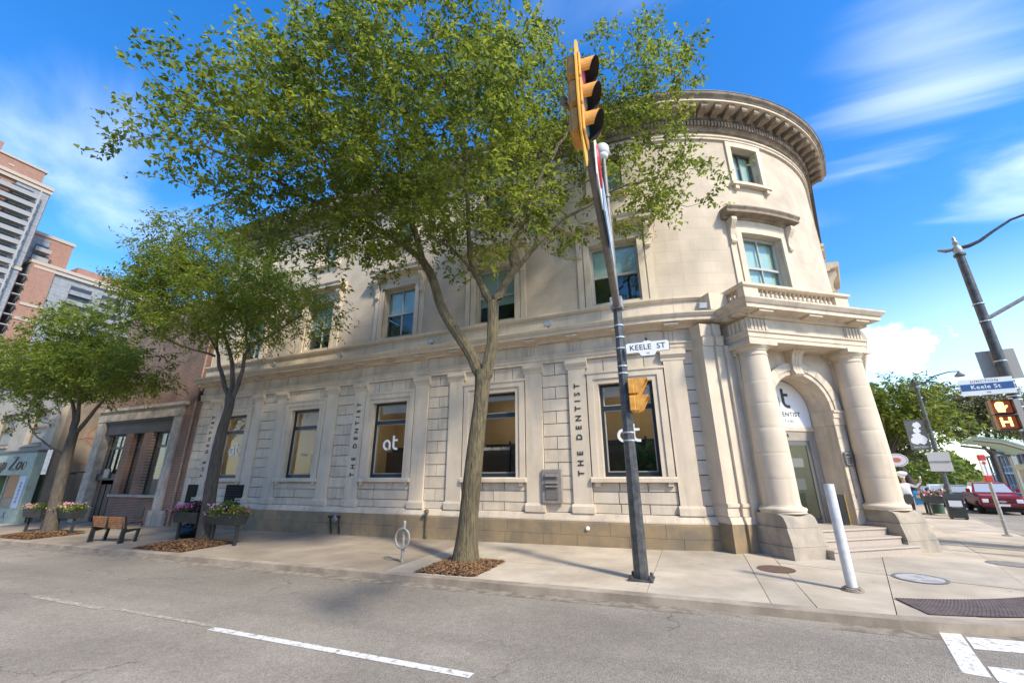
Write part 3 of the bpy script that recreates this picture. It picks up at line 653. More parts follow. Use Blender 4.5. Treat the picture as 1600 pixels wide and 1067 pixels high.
# upper windows
M_sash=mat('sash_paint',(.42,.41,.37),.5); M_blind=mat('roller_blind',(.62,.64,.60),.8); M_room=mat('dim_room',(.06,.07,.065),.9)
def upper_window(c,k):
    t=thing_part('window',bld)
    b=MB(); pbox(c-1.02,c-HW-.0,-.05,.05,7.16,9.49,b); pbox(c+HW,c+1.02,-.05,.05,7.16,9.49,b); pbox(c-1.02,c+1.02,-.05,.05,9.492,9.70,b); b.build('architrave',M_stone,t)
    for sx in (-1,1):
        cc=c+sx*1.16; pbox(cc-.1,cc+.1,-.05,.03,7.16,9.95).build('flat_strip',M_stone,t)
        prof=[(0.02,9.05),(.10,9.06),(.13,9.12),(.10,9.2),(.09,9.34),(.14,9.55),(.25,9.72),(.30,9.82),(.29,9.93),(.02,9.94)]
        sweep(prof,cc-.085,cc+.085).build('console',M_stone,t)
    pbox(c-1.04,c+1.04,-.05,.06,9.702,9.95).build('hood_frieze',M_stone_low,t)
    sweep([(-.05,9.952),(.10,9.952),(.14,10.02),(.40,10.05),(.40,10.14),(.46,10.22),(.46,10.26),(.05,10.34),(-.05,10.34)],c-1.42,c+1.42).build('hood',M_cornice if k in (5,) else M_stone_low,t)
    b=MB(); f=.07; o0,o1=-.34,-.24
    pbox(c-HW,c-HW+f,o0,o1,7.16,9.49,b); pbox(c+HW-f,c+HW,o0,o1,7.16,9.49,b); pbox(c-HW+f,c+HW-f,o0,o1,9.40,9.49,b); pbox(c-HW+f,c+HW-f,o0,o1,7.25,7.33,b); pbox(c-HW+f,c+HW-f,o0,o1,8.29,8.37,b)
    b.build('sash_frame',M_sash,t)
    mid=(k in (1,2,3,4,5))
    if mid:
        b=MB(); pbox(c-.018,c+.018,o0+.01,o1-.01,7.33,8.29,b); pbox(c-.018,c+.018,o0+.01,o1-.01,8.37,9.40,b); b.build('glazing_bar',M_sash,t)
    for (za,zb) in ((7.33,8.29),(8.37,9.40)): pbox(c-HW+f,c+HW-f,-.30,-.292,za,zb).build('pane',M_glass2,t)
    zb0=8.45 if k%2==0 else 8.0
    if k==5: zb0=7.3
    pbox(c-HW,c+HW,-.40,-.39,zb0,9.48).build('roller_blind',M_blind,t)
    pbox(c-HW-.1,c+HW+.1,-1.2,-1.19,7.0,9.6).build('room_back',M_room,t)
    b=MB()
    for j in range(40):
        s=c-.78+1.56*j/39; z=rnd.uniform(.05,.09); pbox(s-.003,s+.003,-.10,-.094,7.16,7.25+z,b)
    b.build('bird_spikes',M_grey,t,kind='stuff')
def top_window(c,k):
    t=thing_part('window',bld)
    h=.56
    b=MB(); pbox(c-h-.19,c-h,-.05,.05,11.55,13.12,b); pbox(c+h,c+h+.19,-.05,.05,11.55,13.12,b); pbox(c-h-.19,c+h+.19,-.05,.05,13.122,13.33,b); b.build('architrave',M_stone,t)
    sweep([(-.3,11.40),(.16,11.40),(.16,11.50),(.12,11.55),(-.3,11.55)],c-h-.26,c+h+.26).build('sill',M_stone,t)
    for sx in (-1,1): pbox(c+sx*(h+.09)-.07,c+sx*(h+.09)+.07,-.05,.12,11.24,11.398).build('sill_bracket',M_stone,t)
    b=MB(); f=.05; o0,o1=-.34,-.26
    pbox(c-h,c-h+f,o0,o1,11.58,13.12,b); pbox(c+h-f,c+h,o0,o1,11.58,13.12,b); pbox(c-h+f,c+h-f,o0,o1,13.06,13.12,b); pbox(c-h+f,c+h-f,o0,o1,11.58,11.64,b); pbox(c-.025,c+.025,o0,o1,11.64,13.06,b)
    b.build('sash_frame',mat('dark_sash',(.09,.085,.075),.5),t)
    pbox(c-h+f,c+h-f,-.31,-.302,11.6,13.1).build('pane',M_glass2,t)
    pbox(c-h,c+h,-.38,-.37,11.58,13.1).build('roller_blind',M_blind,t)
for k,c in enumerate(BC+[SA]+SRC): upper_window(c,k); top_window(c,k)
# crowning cornice, stopped with a return on the side street
SC=S1+1.2
sweep([(-.05,13.36),(.06,13.36),(.06,13.43),(.10,13.46),(.10,13.52),(-.05,13.56)],SL,SR).build('string_course',M_stone,bld)
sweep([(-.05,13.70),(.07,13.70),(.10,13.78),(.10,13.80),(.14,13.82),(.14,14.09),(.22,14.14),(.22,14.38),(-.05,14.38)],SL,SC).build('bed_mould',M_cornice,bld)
b=MB(); s=SL
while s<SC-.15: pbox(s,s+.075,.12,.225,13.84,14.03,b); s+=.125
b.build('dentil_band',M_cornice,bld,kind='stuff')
s=SL+.2
while s<SC-.15:
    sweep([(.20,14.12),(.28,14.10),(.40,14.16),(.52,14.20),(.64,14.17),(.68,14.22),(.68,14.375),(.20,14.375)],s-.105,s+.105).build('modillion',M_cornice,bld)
    s+=.48
sweep([(-.05,14.378),(.76,14.378),(.76,14.46),(-.05,14.46)],SL-.1,SC).build('corona',M_stone,bld)
x=SL-.1
while x<SC:
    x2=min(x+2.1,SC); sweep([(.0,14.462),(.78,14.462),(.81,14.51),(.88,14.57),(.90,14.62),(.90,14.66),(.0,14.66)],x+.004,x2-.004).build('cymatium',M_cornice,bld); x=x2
sweep([(-.05,14.662),(.915,14.662),(.915,14.69),(-.05,14.76)],SL-.12,SC+.02).build('roof_flashing',M_lead,bld)
pbox(SC,SR,-.05,.1,14.2,14.72).build('side_parapet',M_stone_low,bld)
# interior of the ground floor, seen through the glass
b=MB(); b.box(SL+.5,.6,16.2,16.3,0,5); b.build('interior_back_wall',M_int,bld)
b=MB(); b.box(SL+.5,.6,13.45,16.3,4.9,5.0); b.build('interior_ceiling',M_intw,bld)
b=MB(); b.box(SL+.5,.6,13.45,16.3,.2,.3); b.build('interior_floor',M_intd,bld)
for k,c in enumerate(BC):
    b=MB(); b.box(c-1.6,c+1.4,15.0,15.1,.3,2.75); b.build('interior_partition',M_intd,bld)
    b=MB(); b.box(c-2.3,c-2.2,13.4,16.2,.3,4.9); b.build('interior_side_wall',M_int,bld)
    b=MB(); b.box(c+.25,c+.32,14.9,14.98,.3,3.0); b.box(c-.25,c-.2,14.9,14.98,.3,3.0); b.box(c-1.2,c+1.2,14.85,15.0,2.75,2.9); b.build('interior_door_frame',mat('dark_wood',(.035,.025,.018),.5),bld)
    b=MB(); b.box(c-.5,c+.5,14.4,14.8,4.86,4.895); b.build('ceiling_lamp',mat('lamp_diffuser',(.8,.8,.7),.5,emit=(1,.76,.46),estr=7),bld)
# plant behind the first window
lm=leafmat('house_plant',(.02,.07,.012),(.06,.17,.03))
b=MB(); r2=random.Random(3)
for i in range(46):
    a=r2.uniform(0,6.28); el=r2.uniform(-.3,1.2); L_=r2.uniform(.25,.6); p=Vector((-1.4+r2.uniform(-.35,.35),13.95+r2.uniform(-.15,.15),2.0+r2.uniform(-.1,.55)))
    d=Vector((math.cos(a)*math.cos(el),.4*math.sin(a)*math.cos(el),math.sin(el)*.6)); sd_=d.cross(Vector((0,1,0.2))).normalized()*L_*.32
    b.add([p,p+d*L_*.5+sd_,p+d*L_,p+d*L_*.5-sd_],[(0,1,2,3)])
pl=thing('potted_plant','broad-leaved green plant behind the first window glass beside the signal pole','plant',(-1.4,13.95,.3),world=True)
b.build('leaves',lm,pl,recalc=False); MB().lathe([(.16,0),(.2,.4),(.22,1.4),(.2,1.42)],(-1.4,13.95,.3),14).build('pot',M_intw,pl); MB().tube([(-1.4,13.95,1.6),(-1.42,13.95,2.4)],.02,6).build('stem',M_bark,pl)
# fittings on the front
b=MB(); b.cbox(-4.42,-3.78,12.86,12.96,.93,1.93,.012); b.build('wall_cabinet',mat('vent_grey',(.25,.225,.20),.6,var=.15,vscale=8),bld)
b=MB(); b.box(-4.30,-3.90,12.84,12.857,1.05,1.82); vb=b.build('cabinet_recess',mat('vent_dark',(.15,.135,.12),.7),bld)
for z,h in ((1.70,.10),(1.50,.07),(1.40,.05)): MB().cbox(-4.30,-3.90,12.79,12.838,z,z+h,.006).build('cabinet_hood',mat('vent_grey',(.25,.225,.20),.6),bld)
for s in (-17.1,-13.1,-8.6,-3.95,.75):
    M=sM(s,.42,6.47); t=thing_part('flood_light',bld)
    MB().cbox(-.13,.13,-.06,.06,.08,.26,.01,M@Matrix.Rotation(R(20),4,'X')).build('lamp_body',mat('flood_grey',(.33,.34,.33),.5),t); MB().box(-.10,.10,-.066,-.061,.1,.24,M@Matrix.Rotation(R(20),4,'X')).build('lens',mat('flood_lens',(.5,.55,.58),.15),t); MB().box(-.03,.03,-.03,.05,-.02,.09,M).build('bracket',M_grey,t)
for (a,d) in ((-21.9,-21.2),(-19.2,-18.1)):
    b=MB(); b.box(a,d,12.90,12.935,.62,1.42); b.build('dark_grille',mat('grille_void',(.006,.006,.006),.9),bld)
    for j in range(7): MB().box(a+.02,d-.02,12.88,12.899,.68+j*.1,.71+j*.1).build('grille_slat',mat('grille_slat_black',(.012,.012,.012),.7),bld)
M_brass=mat('old_brass',(.23,.19,.13),.45,metal=.6,var=.3)
t=thing_part('hose_connection',bld)
b=MB(); b.tube([(-12.75,12.84,-.25),(-12.75,12.7,.3)],.03,8); b.tube([(-12.35,12.84,-.25),(-12.35,12.7,.3)],.03,8); b.tube([(-12.82,12.7,.33),(-12.28,12.7,.33)],.045,8); b.build('pipes',M_black,t)
MB().lathe([(.13,0),(.13,.05),(.05,.09)],n=16,M=basis((-12.48,12.72,.25),(1,0,0),(0,0,1),(0,-1,0))).build('cap',M_grey,t)
b=MB(); b.tube([(-8.55,12.8,-.3),(-8.55,12.8,.55),(-8.6,12.72,.62)],.035,8); b.lathe([(.07,0),(.07,.1),(.03,.13)],(-8.55,12.78,.55),10); b.build('vent_pipe',M_brass,bld)
MB().lathe([(.06,0),(.06,.02),(.04,.05)],n=12,M=basis((-3.05,12.86,.28),(1,0,0),(0,0,1),(0,-1,0))).build('hose_tap',M_white,bld)
# ================================================================ ENTRANCE PORCH (part of the stone building)
PA=R(37); PU=Vector((math.cos(PA),math.sin(PA),0)); PN=Vector((math.sin(PA),-math.cos(PA),0))
P0=Vector((*fr(SA)[0],0))-PU*.06
def pp(u,n,z): p=P0+PU*u+PN*n; return (p.x,p.y,z)
PM=basis(P0,PU,-PN,(0,0,1))             # local: x along the porch, y inward, z up
def lbox(u0,u1,n0,n1,z0,z1,b=None): b=b or MB(); return b.box(u0,u1,-n1,-n0,z0,z1,PM)
def lcbox(u0,u1,n0,n1,z0,z1,c=.012,b=None): b=b or MB(); return b.cbox(u0,u1,-n1,-n0,z0,z1,c,PM)
def lsweep(prof,u0,u1,b=None): # profile (n,z) extruded along u
    b=b or MB(); return b.prism(prof,u0,u1,lambda p,d:pp(d,p[0],p[1]))
def wrap(prof,u0,u1,nb,b=None): # moulding round front and both sides: prof (offset,z) from rectangle u0..u1, n=nb..0 ; offset outward
    b=b or MB(); n=len(prof); k=len(b.v)
    for (u,nn,du,dn) in ((u0,-.5,-1,0),(u0,nb,-1,1),(u1,nb,1,1),(u1,-.5,1,0)):
        b.v+=[pp(u+du*o_,nn+dn*o_,z) for o_,z in prof]
    for i in range(3):
        for j in range(n): b.f.append((k+i*n+j,k+(i+1)*n+j,k+(i+1)*n+(j+1)%n,k+i*n+(j+1)%n))
    b.f.append(tuple(k+j for j in range(n))); b.f.append(tuple(k+3*n+j for j in range(n))); return b
porch=thing_part('porch',bld)
FL=.40                                    # porch floor level
# wall with arched opening
aw,spr=1.04,3.55; wn=.12
b=MB(); NA=28
arch=[(aw*math.cos(math.pi*i/NA),spr+aw*math.sin(math.pi*i/NA)) for i in range(NA+1)]
top=5.36
for i in range(NA):
    (xa,za),(xb,zb)=arch[i],arch[i+1]
    b.add([pp(xa,wn,za),pp(xb,wn,zb),pp(xb,wn,top),pp(xa,wn,top)],[(0,1,2,3)])
    b.add([pp(xa,wn,za),pp(xb,wn,zb),pp(xb,-.55,zb),pp(xa,-.55,za)],[(0,1,2,3)])
for sx in (-1,1):
    b.add([pp(sx*aw,wn,-.4),pp(sx*2.32,wn,-.4),pp(sx*2.32,wn,top),pp(sx*aw,wn,top)],[(0,1,2,3)])
    b.add([pp(sx*aw,wn,-.4),pp(sx*aw,-.55,-.4),pp(sx*aw,-.55,spr),pp(sx*aw,wn,spr)],[(0,1,2,3)])
    b.add([pp(sx*2.32,wn,-.4),pp(sx*2.32,-.7,-.4),pp(sx*2.32,-.7,top),pp(sx*2.32,wn,top)],[(0,1,2,3)])
b.build('porch_wall',M_stone_low,porch)
# archivolt in voussoirs, keystone
NV=13
for i in range(NV):
    if i==NV//2: continue
    a0,a1=math.pi*i/NV+.004,math.pi*(i+1)/NV-.004; m=MB()
    for (r0_,r1_,n1) in ((aw+.0,aw+.13,wn+.055),(aw+.131,aw+.36,wn+.09)):
        q=[(r*math.cos(a),spr+r*math.sin(a)) for r,a in ((r0_,a0),(r1_,a0),(r1_,(a0+a1)/2),(r1_,a1),(r0_,a1),(r0_,(a0+a1)/2))]
        m.prism(q,wn-.02,n1,lambda p,d:pp(p[0],d,p[1]))
    m.build('voussoir',BLKM[i%5],porch)
k=[(wn,4.52),(wn+.17,4.52),(wn+.22,4.58),(wn+.17,4.70),(wn+.18,4.95),(wn+.26,5.16),(wn+.36,5.26),(wn+.36,5.36),(wn,5.36)]
m=MB(); 
for (n_,z_) in k: 
    w=.15+.07*(z_-4.52)/.84; m.v+=[pp(-w,n_,z_),pp(w,n_,z_)]
n=len(k); m.f+=[(2*i,2*((i+1)%n),2*((i+1)%n)+1,2*i+1) for i in range(n)]+[tuple(2*i for i in range(n)),tuple(2*i+1 for i in range(n))[::-1]]
key=m.build('keystone',M_stone_low,porch)
for sx in (-1,1): lsweep([(q[0]+.012,q[1]) for q in k[1:-1]]+[(wn,5.3),(wn,4.6)],sx*.05-.012,sx*.05+.012).build('keystone_rib',M_stone,key)
for sx in (-1,1):   # imposts and jamb piers
    u0,u1=(aw-.03,aw+.42) if sx>0 else (-aw-.42,-aw+.03)
    lsweep([(-.5,3.12),(wn+.07,3.12),(wn+.07,3.30),(wn+.10,3.33),(wn+.10,3.45),(wn+.14,3.49),(wn+.14,3.548),(-.5,3.548)],u0,u1).build('impost',M_stone_low,porch)
    for j in range(7):
        z0_=.42+j*.386; lcbox(min(sx*aw,sx*(aw+.36)),max(sx*aw,sx*(aw+.36)),wn-.03,wn+.05,z0_+.003,z0_+.383,.004).build('jamb_stone',BLKM[(j*2+sx)%5],porch)
# pilasters behind the columns
for sx in (-1,1):
    c=sx*1.78; p=lbox(c-.28,c+.28,wn-.02,wn+.14,1.0,5.0).build('pilaster',M_stone,porch)
    lsweep([(wn,.80),(wn+.22,.80),(wn+.22,.9),(wn+.16,.94),(wn+.14,1.0),(wn,1.0)],c-.34,c+.34).build('pilaster_base',M_stone,p)
    lsweep([(wn,5.0),(wn+.15,5.0),(wn+.15,5.06),(wn+.20,5.08),(wn+.24,5.16),(wn+.24,5.3),(wn,5.3)],c-.34,c+.34).build('pilaster_capital',M_stone,p)
# columns
CN=.47
for sx in (-1,1):
    c=sx*1.74; cp=pp(c,CN,0)
    prof=[]; 
    zs=list(np.linspace(1.02,4.93,34))
    def rad(z): t=(z-1.02)/3.91; return .425-.075*max(0,(t-.25)/.75)**1.4
    J=[1.62,2.27,2.92,3.57,4.2]
    for j in J: zs+=[j-.012,j-.004,j+.004,j+.012]
    for z in sorted(zs): prof.append((rad(z)-(.003 if any(abs(z-j)<.006 for j in J) else 0),z))
    col=MB().lathe(prof,cp,36).build('column',M_stone,porch,smooth=True)
    MB().lathe([(.52,.82),(.52,.86),(.54,.88),(.54,.92),(.52,.945),(.47,.955),(.46,.97),(.44,.98),(.43,1.02)],cp,36).build('column_base',M_stone,col,smooth=True)
    MB().lathe([(.35,4.93),(.37,4.935),(.37,4.96),(.35,4.97),(.35,5.05),(.375,5.06),(.375,5.08),(.43,5.15),(.445,5.17),(.445,5.18)],cp,36).build('column_capital',M_stone,col,smooth=True)
    lbox(c-.47,c+.47,CN-.47,CN+.45,5.182,5.30).build('abacus',M_stone,col)
    # stepped pedestal
    u0,u1=c-.56,c+.46
    if sx>0: u0,u1=c-.46,c+.56
    gz=lambda u,nn:G(*pp(u,nn,0)[:2])-.25
    pl=lsweep([(-.1,.52),(1.03,.52),(1.02,.58),(.995,.66),(.99,.66),(.96,.74),(.90,.79),(.80,.82),(-.1,.82)],u0+.04,u1-.04).build('pedestal',M_plinth,porch)
    lsweep([(-.1,.115),(1.12,.115),(1.10,.25),(1.045,.515),(-.1,.515)],u0,u1).build('pedestal_stone',M_plinth,pl)
    lsweep([(-.1,-.55),(1.15,-.55),(1.125,.11),(-.1,.11)],u0-.02,u1+.02).build('pedestal_stone',M_plinth,pl)
# flanking strips left and right of the porch
for sx in (-1,1):
    for j,(a,d,nn) in enumerate(((2.30,2.56,.03),(2.56,2.95,-.05))):
        z0_=.70
        lo,hi=(a,d) if sx>0 else (-d,-a)
        f=lbox(lo,hi,-.6,nn,z0_,6.05).build('flank_strip',M_stone,porch)
        lbox(lo-.02*(sx<0)*j,hi+.02*(sx>0)*j,-.6,nn+.09,-.6,.52).build('flank_base',M_base,f)
        lsweep([(-.6,.522),(nn+.09,.522),(nn+.03,.69),(-.6,.69)],lo,hi).build('flank_base_cap',M_stone_low,f)
        lsweep([(-.6,.93),(nn+.035,.93),(nn+.035,1.02),(-.6,1.02)],lo-.001,hi+.001).build('flank_band',M_stone_low,f)
        lsweep([(-.6,5.36),(nn+.04,5.36),(nn+.06,5.6),(nn+.1,5.64),(-.6,5.64)],lo-.002,hi+.002).build('flank_architrave',M_stone_low,f)
# entablature of the porch
wrap([(-.3,5.302),(0,5.302),(0,5.42),(.02,5.42),(.02,5.54),(.06,5.57),(.06,5.61),(-.3,5.61)],-2.12,2.12,.84).build('porch_architrave',M_stone,porch)
lbox(-2.05,2.05,-.3,.78,5.30,5.315).build('porch_soffit',M_stone_low,porch)
wrap([(-.3,5.612),(-.02,5.612),(-.02,5.99),(-.3,5.99)],-2.12,2.12,.84).build('porch_frieze',M_stone_low,porch)
for c in (-1.74,1.74):
    m=MB()
    for j in range(5): lbox(c-.27+j*.125,c-.27+j*.125+.07,.8,.875,5.63,5.96,m)
    lbox(c-.3,c+.3,.8,.85,5.62,5.975,m); m.build('triglyph',M_stone,porch)
for sx in (-1,1):
    m=MB()
    for j in range(4):
        n0=.18+j*.16; m.box(min(sx*2.11,sx*2.155),max(sx*2.11,sx*2.155),-n0-.08,-n0,5.63,5.96,PM)
    m.box(min(sx*2.09,sx*2.115),max(sx*2.09,sx*2.115),-.78,-.16,5.62,5.97,PM); m.build('side_triglyph',M_stone,porch)
wrap([(-.3,5.992),(.04,5.992),(.08,6.05),(.10,6.10),(.42,6.13),(.42,6.24),(.46,6.26),(.53,6.36),(.53,6.41),(-.1,6.47),(-.3,6.47)],-2.0,2.0,.84).build('porch_cornice',M_stone_low,porch)
for c in (-1.74,0,1.74): lsweep([(.86,6.03),(1.22,6.06),(1.22,6.125),(.86,6.125)],c-.24,c+.24).build('mutule',M_stone,porch)
for n_ in (.25,.62): 
    for sx in (-1,1): lbox(min(sx*2.05,sx*2.38),max(sx*2.05,sx*2.38),n_,n_+.24,6.05,6.125).build('mutule',M_stone,porch)
# balustrade
wrap([(-.28,6.472),(0,6.472),(0,6.64),(-.28,6.64)],-1.98,1.98,.84).build('balustrade_plinth',M_stone,porch)
wrap([(-.30,7.0),(.0,7.0),(.05,7.03),(.05,7.11),(-.30,7.15)],-1.97,1.97,.83).build('balustrade_rail',M_stone,porch)
for u0,u1 in ((-1.96,-1.45),(1.45,1.96)): lbox(u0,u1,.56,.815,6.642,6.998).build('balustrade_pedestal',M_stone,porch)
for j in range(17):
    u=-1.36+j*.17; m=MB().lathe([(.05,0),(.05,.03),(.03,.06),(.062,.14),(.05,.2),(.03,.27),(.05,.33),(.05,.356)],pp(u,.69,6.642),8); m.build('baluster',M_stone,porch,smooth=True)
for sx in (-1,1):
    for j in range(3): MB().lathe([(.05,0),(.05,.03),(.03,.06),(.062,.14),(.05,.2),(.03,.27),(.05,.33),(.05,.356)],pp(sx*1.84,.42-j*.17,6.642),8).build('baluster',M_stone,porch,smooth=True)
# joins of the belt ledge to the porch
for sx in (-1,1): lbox(min(sx*1.96,sx*2.6),max(sx*1.96,sx*2.6),-.6,.14,6.47,7.02).build('ledge_return',M_stone,porch)
# steps
for j,(n1,u,zt) in enumerate(((1.30,1.36,.045),(1.0,1.24,.225),(.70,1.24,FL))):
    st=lbox(-u,u,-.55 if j==2 else .3,n1,-.5 if j==0 else .0,zt-.045).build('step',M_granite,porch)
    lcbox(-u-.012,u+.012,-.55 if j==2 else .3,n1+.03,zt-.044,zt,.01).build('step_tread',mat('granite_tread',(.50,.425,.345),.55,col2=(.38,.315,.255),vscale=60),st)
# glazed door, transom, lunette
M_dg=mat('door_metal',(.16,.165,.16),.5,metal=.3)
dn=-.50
lbox(-aw,aw,dn-.12,dn-.02,3.0,3.12).build('transom_bar',M_stone,porch)
lbox(-aw,aw,dn-.12,dn-.05,2.72,2.999).build('door_head',mat('door_head_stone',(.33,.29,.24),.8,var=.1),porch)
text('2954',.15,M_letter,porch,PM@Matrix.Translation((-.1,-dn+.045,2.86))@Matrix.Rotation(R(90),4,'X'),name='house_number',ext=.006,off=.004)
lun=MB(); q=[((aw-.02)*math.cos(math.pi*i/NA),spr+(aw-.02)*math.sin(math.pi*i/NA)) for i in range(NA+1)]; q=[(aw-.02,3.121)]+q+[(-aw+.02,3.121)]
lun.prism(q,dn-.10,dn-.04,lambda p,d:pp(p[0],d,p[1])); lp=lun.build('lunette_sign',mat('sign_white',(.80,.80,.79),.4),porch)
LM=PM@Matrix.Translation((0,-dn+.039,0))@Matrix.Rotation(R(90),4,'X')
logo_at(lp,LM@Matrix.Translation((-.02,3.72,0)),.40,mat('logo_grey',(.22,.23,.25),.5),M_letter)
text('THE DENTIST',.19,M_letter,lp,LM@Matrix.Translation((0,3.50,0)),ext=.006,space=1.15,off=.003)
text('JUNCTION',.115,M_letter,lp,LM@Matrix.Translation((0,3.29,0)),ext=.006,space=1.3)
for a,d_ in ((-aw,-.78),(.78,aw)): lbox(a,d_,dn-.1,dn-.03,FL,2.72).build('door_side_post',mat('door_head_stone',(.33,.29,.24),.8),porch)
door=thing_part('door',porch)
m=MB(); lbox(-.78,-.66,dn-.11,dn-.06,FL,2.718,m); lbox(.66,.78,dn-.11,dn-.06,FL,2.718,m); lbox(-.66,.66,dn-.11,dn-.06,2.58,2.718,m); lbox(-.66,.66,dn-.11,dn-.06,FL,FL+.14,m); m.build('door_frame',M_dg,door)
lbox(-.66,.66,dn-.09,dn-.08,FL+.14,2.58).build('door_glass',glassmat('door_glass',(.85,.9,.88),.12),door)
m=MB(); m.tube([pp(-.5,dn-.02,1.2),pp(-.5,dn-.02,1.9)],.018,8); m.build('door_handle',M_grey,door)
lbox(.0,.42,dn-.075,dn-.07,1.95,2.2).build('notice',mat('notice_grey',(.17,.18,.17),.7),door); lbox(-.12,.34,dn-.075,dn-.07,1.32,1.62).build('notice',mat('notice_dark',(.09,.10,.09),.7),door)
lbox(-1.1,1.1,dn-1.4,dn-1.35,FL,3).build('lobby_wall',mat('lobby',(.5,.52,.46),.8),porch); lbox(-1.1,1.1,dn-1.4,dn-.12,FL-.1,FL).build('lobby_floor',M_intd,porch); 
lbox(-1.1,-1.05,dn-1.4,dn-.12,FL,3).build('lobby_side',mat('lobby',(.5,.52,.46),.8),porch); lbox(1.05,1.1,dn-1.4,dn-.12,FL,3).build('lobby_side',mat('lobby',(.5,.52,.46),.8),porch)
lbox(-.4,.4,dn-.9,dn-.5,2.98,3.0).build('lobby_lamp',mat('lamp_diffuser2',(.8,.8,.8),.5,emit=(1,.93,.8),estr=4),porch)
ic=lcbox(1.06,1.33,wn+.051,wn+.12,1.98,2.34,.012).build('intercom',M_grey,porch)
lbox(1.10,1.20,wn+.121,wn+.126,2.24,2.29).build('display',M_black,ic)
for a in range(3):
    for d_ in range(4): lbox(1.11+a*.05,1.14+a*.05,wn+.121,wn+.127,2.03+d_*.045,2.055+d_*.045).build('key',M_black,ic)
lbox(1.16,1.19,wn+.051,wn+.07,1.1,1.98).build('conduit',M_grey,porch)
bd=thing('sandwich_board','black notice board with yellow edge leaning beside the entrance door','notice board',pp(.78,.0,FL),world=True)
lcbox(.66,.90,.0,.05,FL,FL+.80,.02).build('board',M_black,bd); lbox(.902,.918,-.005,.055,FL,FL+.80).build('edge',mat('yellow_edge',(.55,.36,.05),.6),bd)
# ================================================================ BRICK BUILDING (left of the stone one)
M_brick=brickmat('red_brick',(.235,.115,.075),(.155,.075,.052),(.30,.245,.195),mort=.014,dirt=.35)
M_brickb=brickmat('brown_brick',(.26,.115,.068),(.18,.08,.05),(.33,.26,.20),mort=.014,dirt=.3)
M_hbr0=brickmat('facing_brick',(.25,.125,.085),(.2,.1,.07),(.3,.26,.22),axis='XZ',bump=0)
M_trim=mat('painted_trim',(.50,.45,.38),.85,col2=(.33,.29,.24),vscale=3,bump=.2,streak=.45)
bb=thing('brick_building','narrow red brick building with pale stone frame round a dark shopfront','building',(-27,13,G(-27,13)),world=True)
g0=-.9; yb=13.05
bw=MB(); 
bw.box(-31.4,-22.95,yb,yb+.3,5.46,11.2); bw.build('upper_wall',M_brick,bb)
MB().box(-31.4,-22.95,yb+.3,30,g0,11.2).build('side_wall',M_brick,bb)
MB().box(-31.5,-22.9,yb-.06,30.1,11.2,11.38).build('parapet_coping',M_trim,bb)
MB().box(-23.75,-22.46,yb-.02,yb+.3,g0,5.46).build('pier',M_brickb,bb)
for x,r in ((-22.85,.05),): MB().tube([(x,yb-.1,11),(x,yb-.1,g0)],r,8).build('downpipe',mat('copper_pipe',(.33,.22,.15),.6,var=.2),bb)
m=MB(); m.box(-24.35,-23.76,yb-.12,yb+.3,.25,4.75); m.box(-24.5,-23.3,yb-.17,yb+.3,g0,.24); m.build('frame_post',M_trim,bb)
m=MB(); m.box(-31.4,-30.7,yb-.12,yb+.3,.25,4.75); m.box(-31.5,-30.6,yb-.17,yb+.3,g0,.24); m.build('frame_post',M_trim,bb)
MB().box(-31.45,-23.7,yb-.15,yb+.3,4.752,5.30).build('frame_lintel',M_trim,bb)
MB().box(-31.5,-23.5,yb-.24,yb+.2,5.302,5.46).build('frame_cornice',M_trim,bb)
MB().box(-30.7,-24.35,yb-.02,yb+.3,4.751,4.76).build('lintel_soffit',M_trim,bb)
M_sign=mat('dark_fascia',(.055,.055,.06),.6,var=.15)
MB().box(-30.69,-24.36,yb+.02,yb+.2,4.02,4.75).build('fascia',M_sign,bb); MB().box(-30.69,-24.36,yb-.06,yb+.019,4.62,4.749).build('fascia_cap',M_sign,bb)
for x0_,x1_ in ((-28.55,-27.85),(-26.85,-26.15)): MB().box(x0_,x1_,yb+.02,yb+.35,.92,4.018).build('brick_pier',M_brickb,bb)
MB().box(-28.6,-24.36,yb+.04,yb+.35,g0,.80).build('stall_riser',M_brickb,bb)
MB().box(-28.62,-24.36,yb-.06,yb+.36,.801,.918).build('window_sill',M_trim,bb)
MB().box(-30.69,-24.35,yb+1.6,yb+1.65,g0,4.0).build('shop_back',mat('shop_dark',(.10,.12,.11),.9),bb)
MB().box(-30.69,-24.35,yb+.36,yb+1.6,g0+.3,g0+.35).build('shop_floor',M_intd,bb)
def shop_window(x0_,x1_,z0_,zt,z1_,parent,y,bars=(),fm=M_darkframe):
    t=thing_part('window',parent); f=.07; m=MB()
    m.box(x0_,x0_+f,y,y+.08,z0_,z1_); m.box(x1_-f,x1_,y,y+.08,z0_,z1_); m.box(x0_+f,x1_-f,y,y+.08,z0_,z0_+f); m.box(x0_+f,x1_-f,y,y+.08,z1_-f,z1_)
    if zt: m.box(x0_+f,x1_-f,y-.02,y+.07,zt,zt+.12)
    for x in bars: m.box(x-.03,x+.03,y+.01,y+.07,zt+.12 if zt else z0_+f,z1_-f)
    m.build('window_frame',fm,t)
    for (a,d_) in (((z0_+f,zt),(zt+.12,z1_-f)) if zt else ((z0_+f,z1_-f),)): MB().box(x0_+f,x1_-f,y+.035,y+.045,a,d_).build('pane',M_glass,t)
    return t
shop_window(-26.15,-24.36,.92,3.25,4.018,bb,yb+.25,(-25.25,))
shop_window(-27.85,-26.85,.92,3.25,4.018,bb,yb+.25)
t=shop_window(-30.3,-28.55,1.95,3.25,4.018,bb,yb+.25,(-29.4,))
for x in (-29.9,-29.4,-28.95): MB().box(x-.035,x+.035,yb+.24,yb+.32,2.02,3.25).build('glazing_bar',M_darkframe,t)
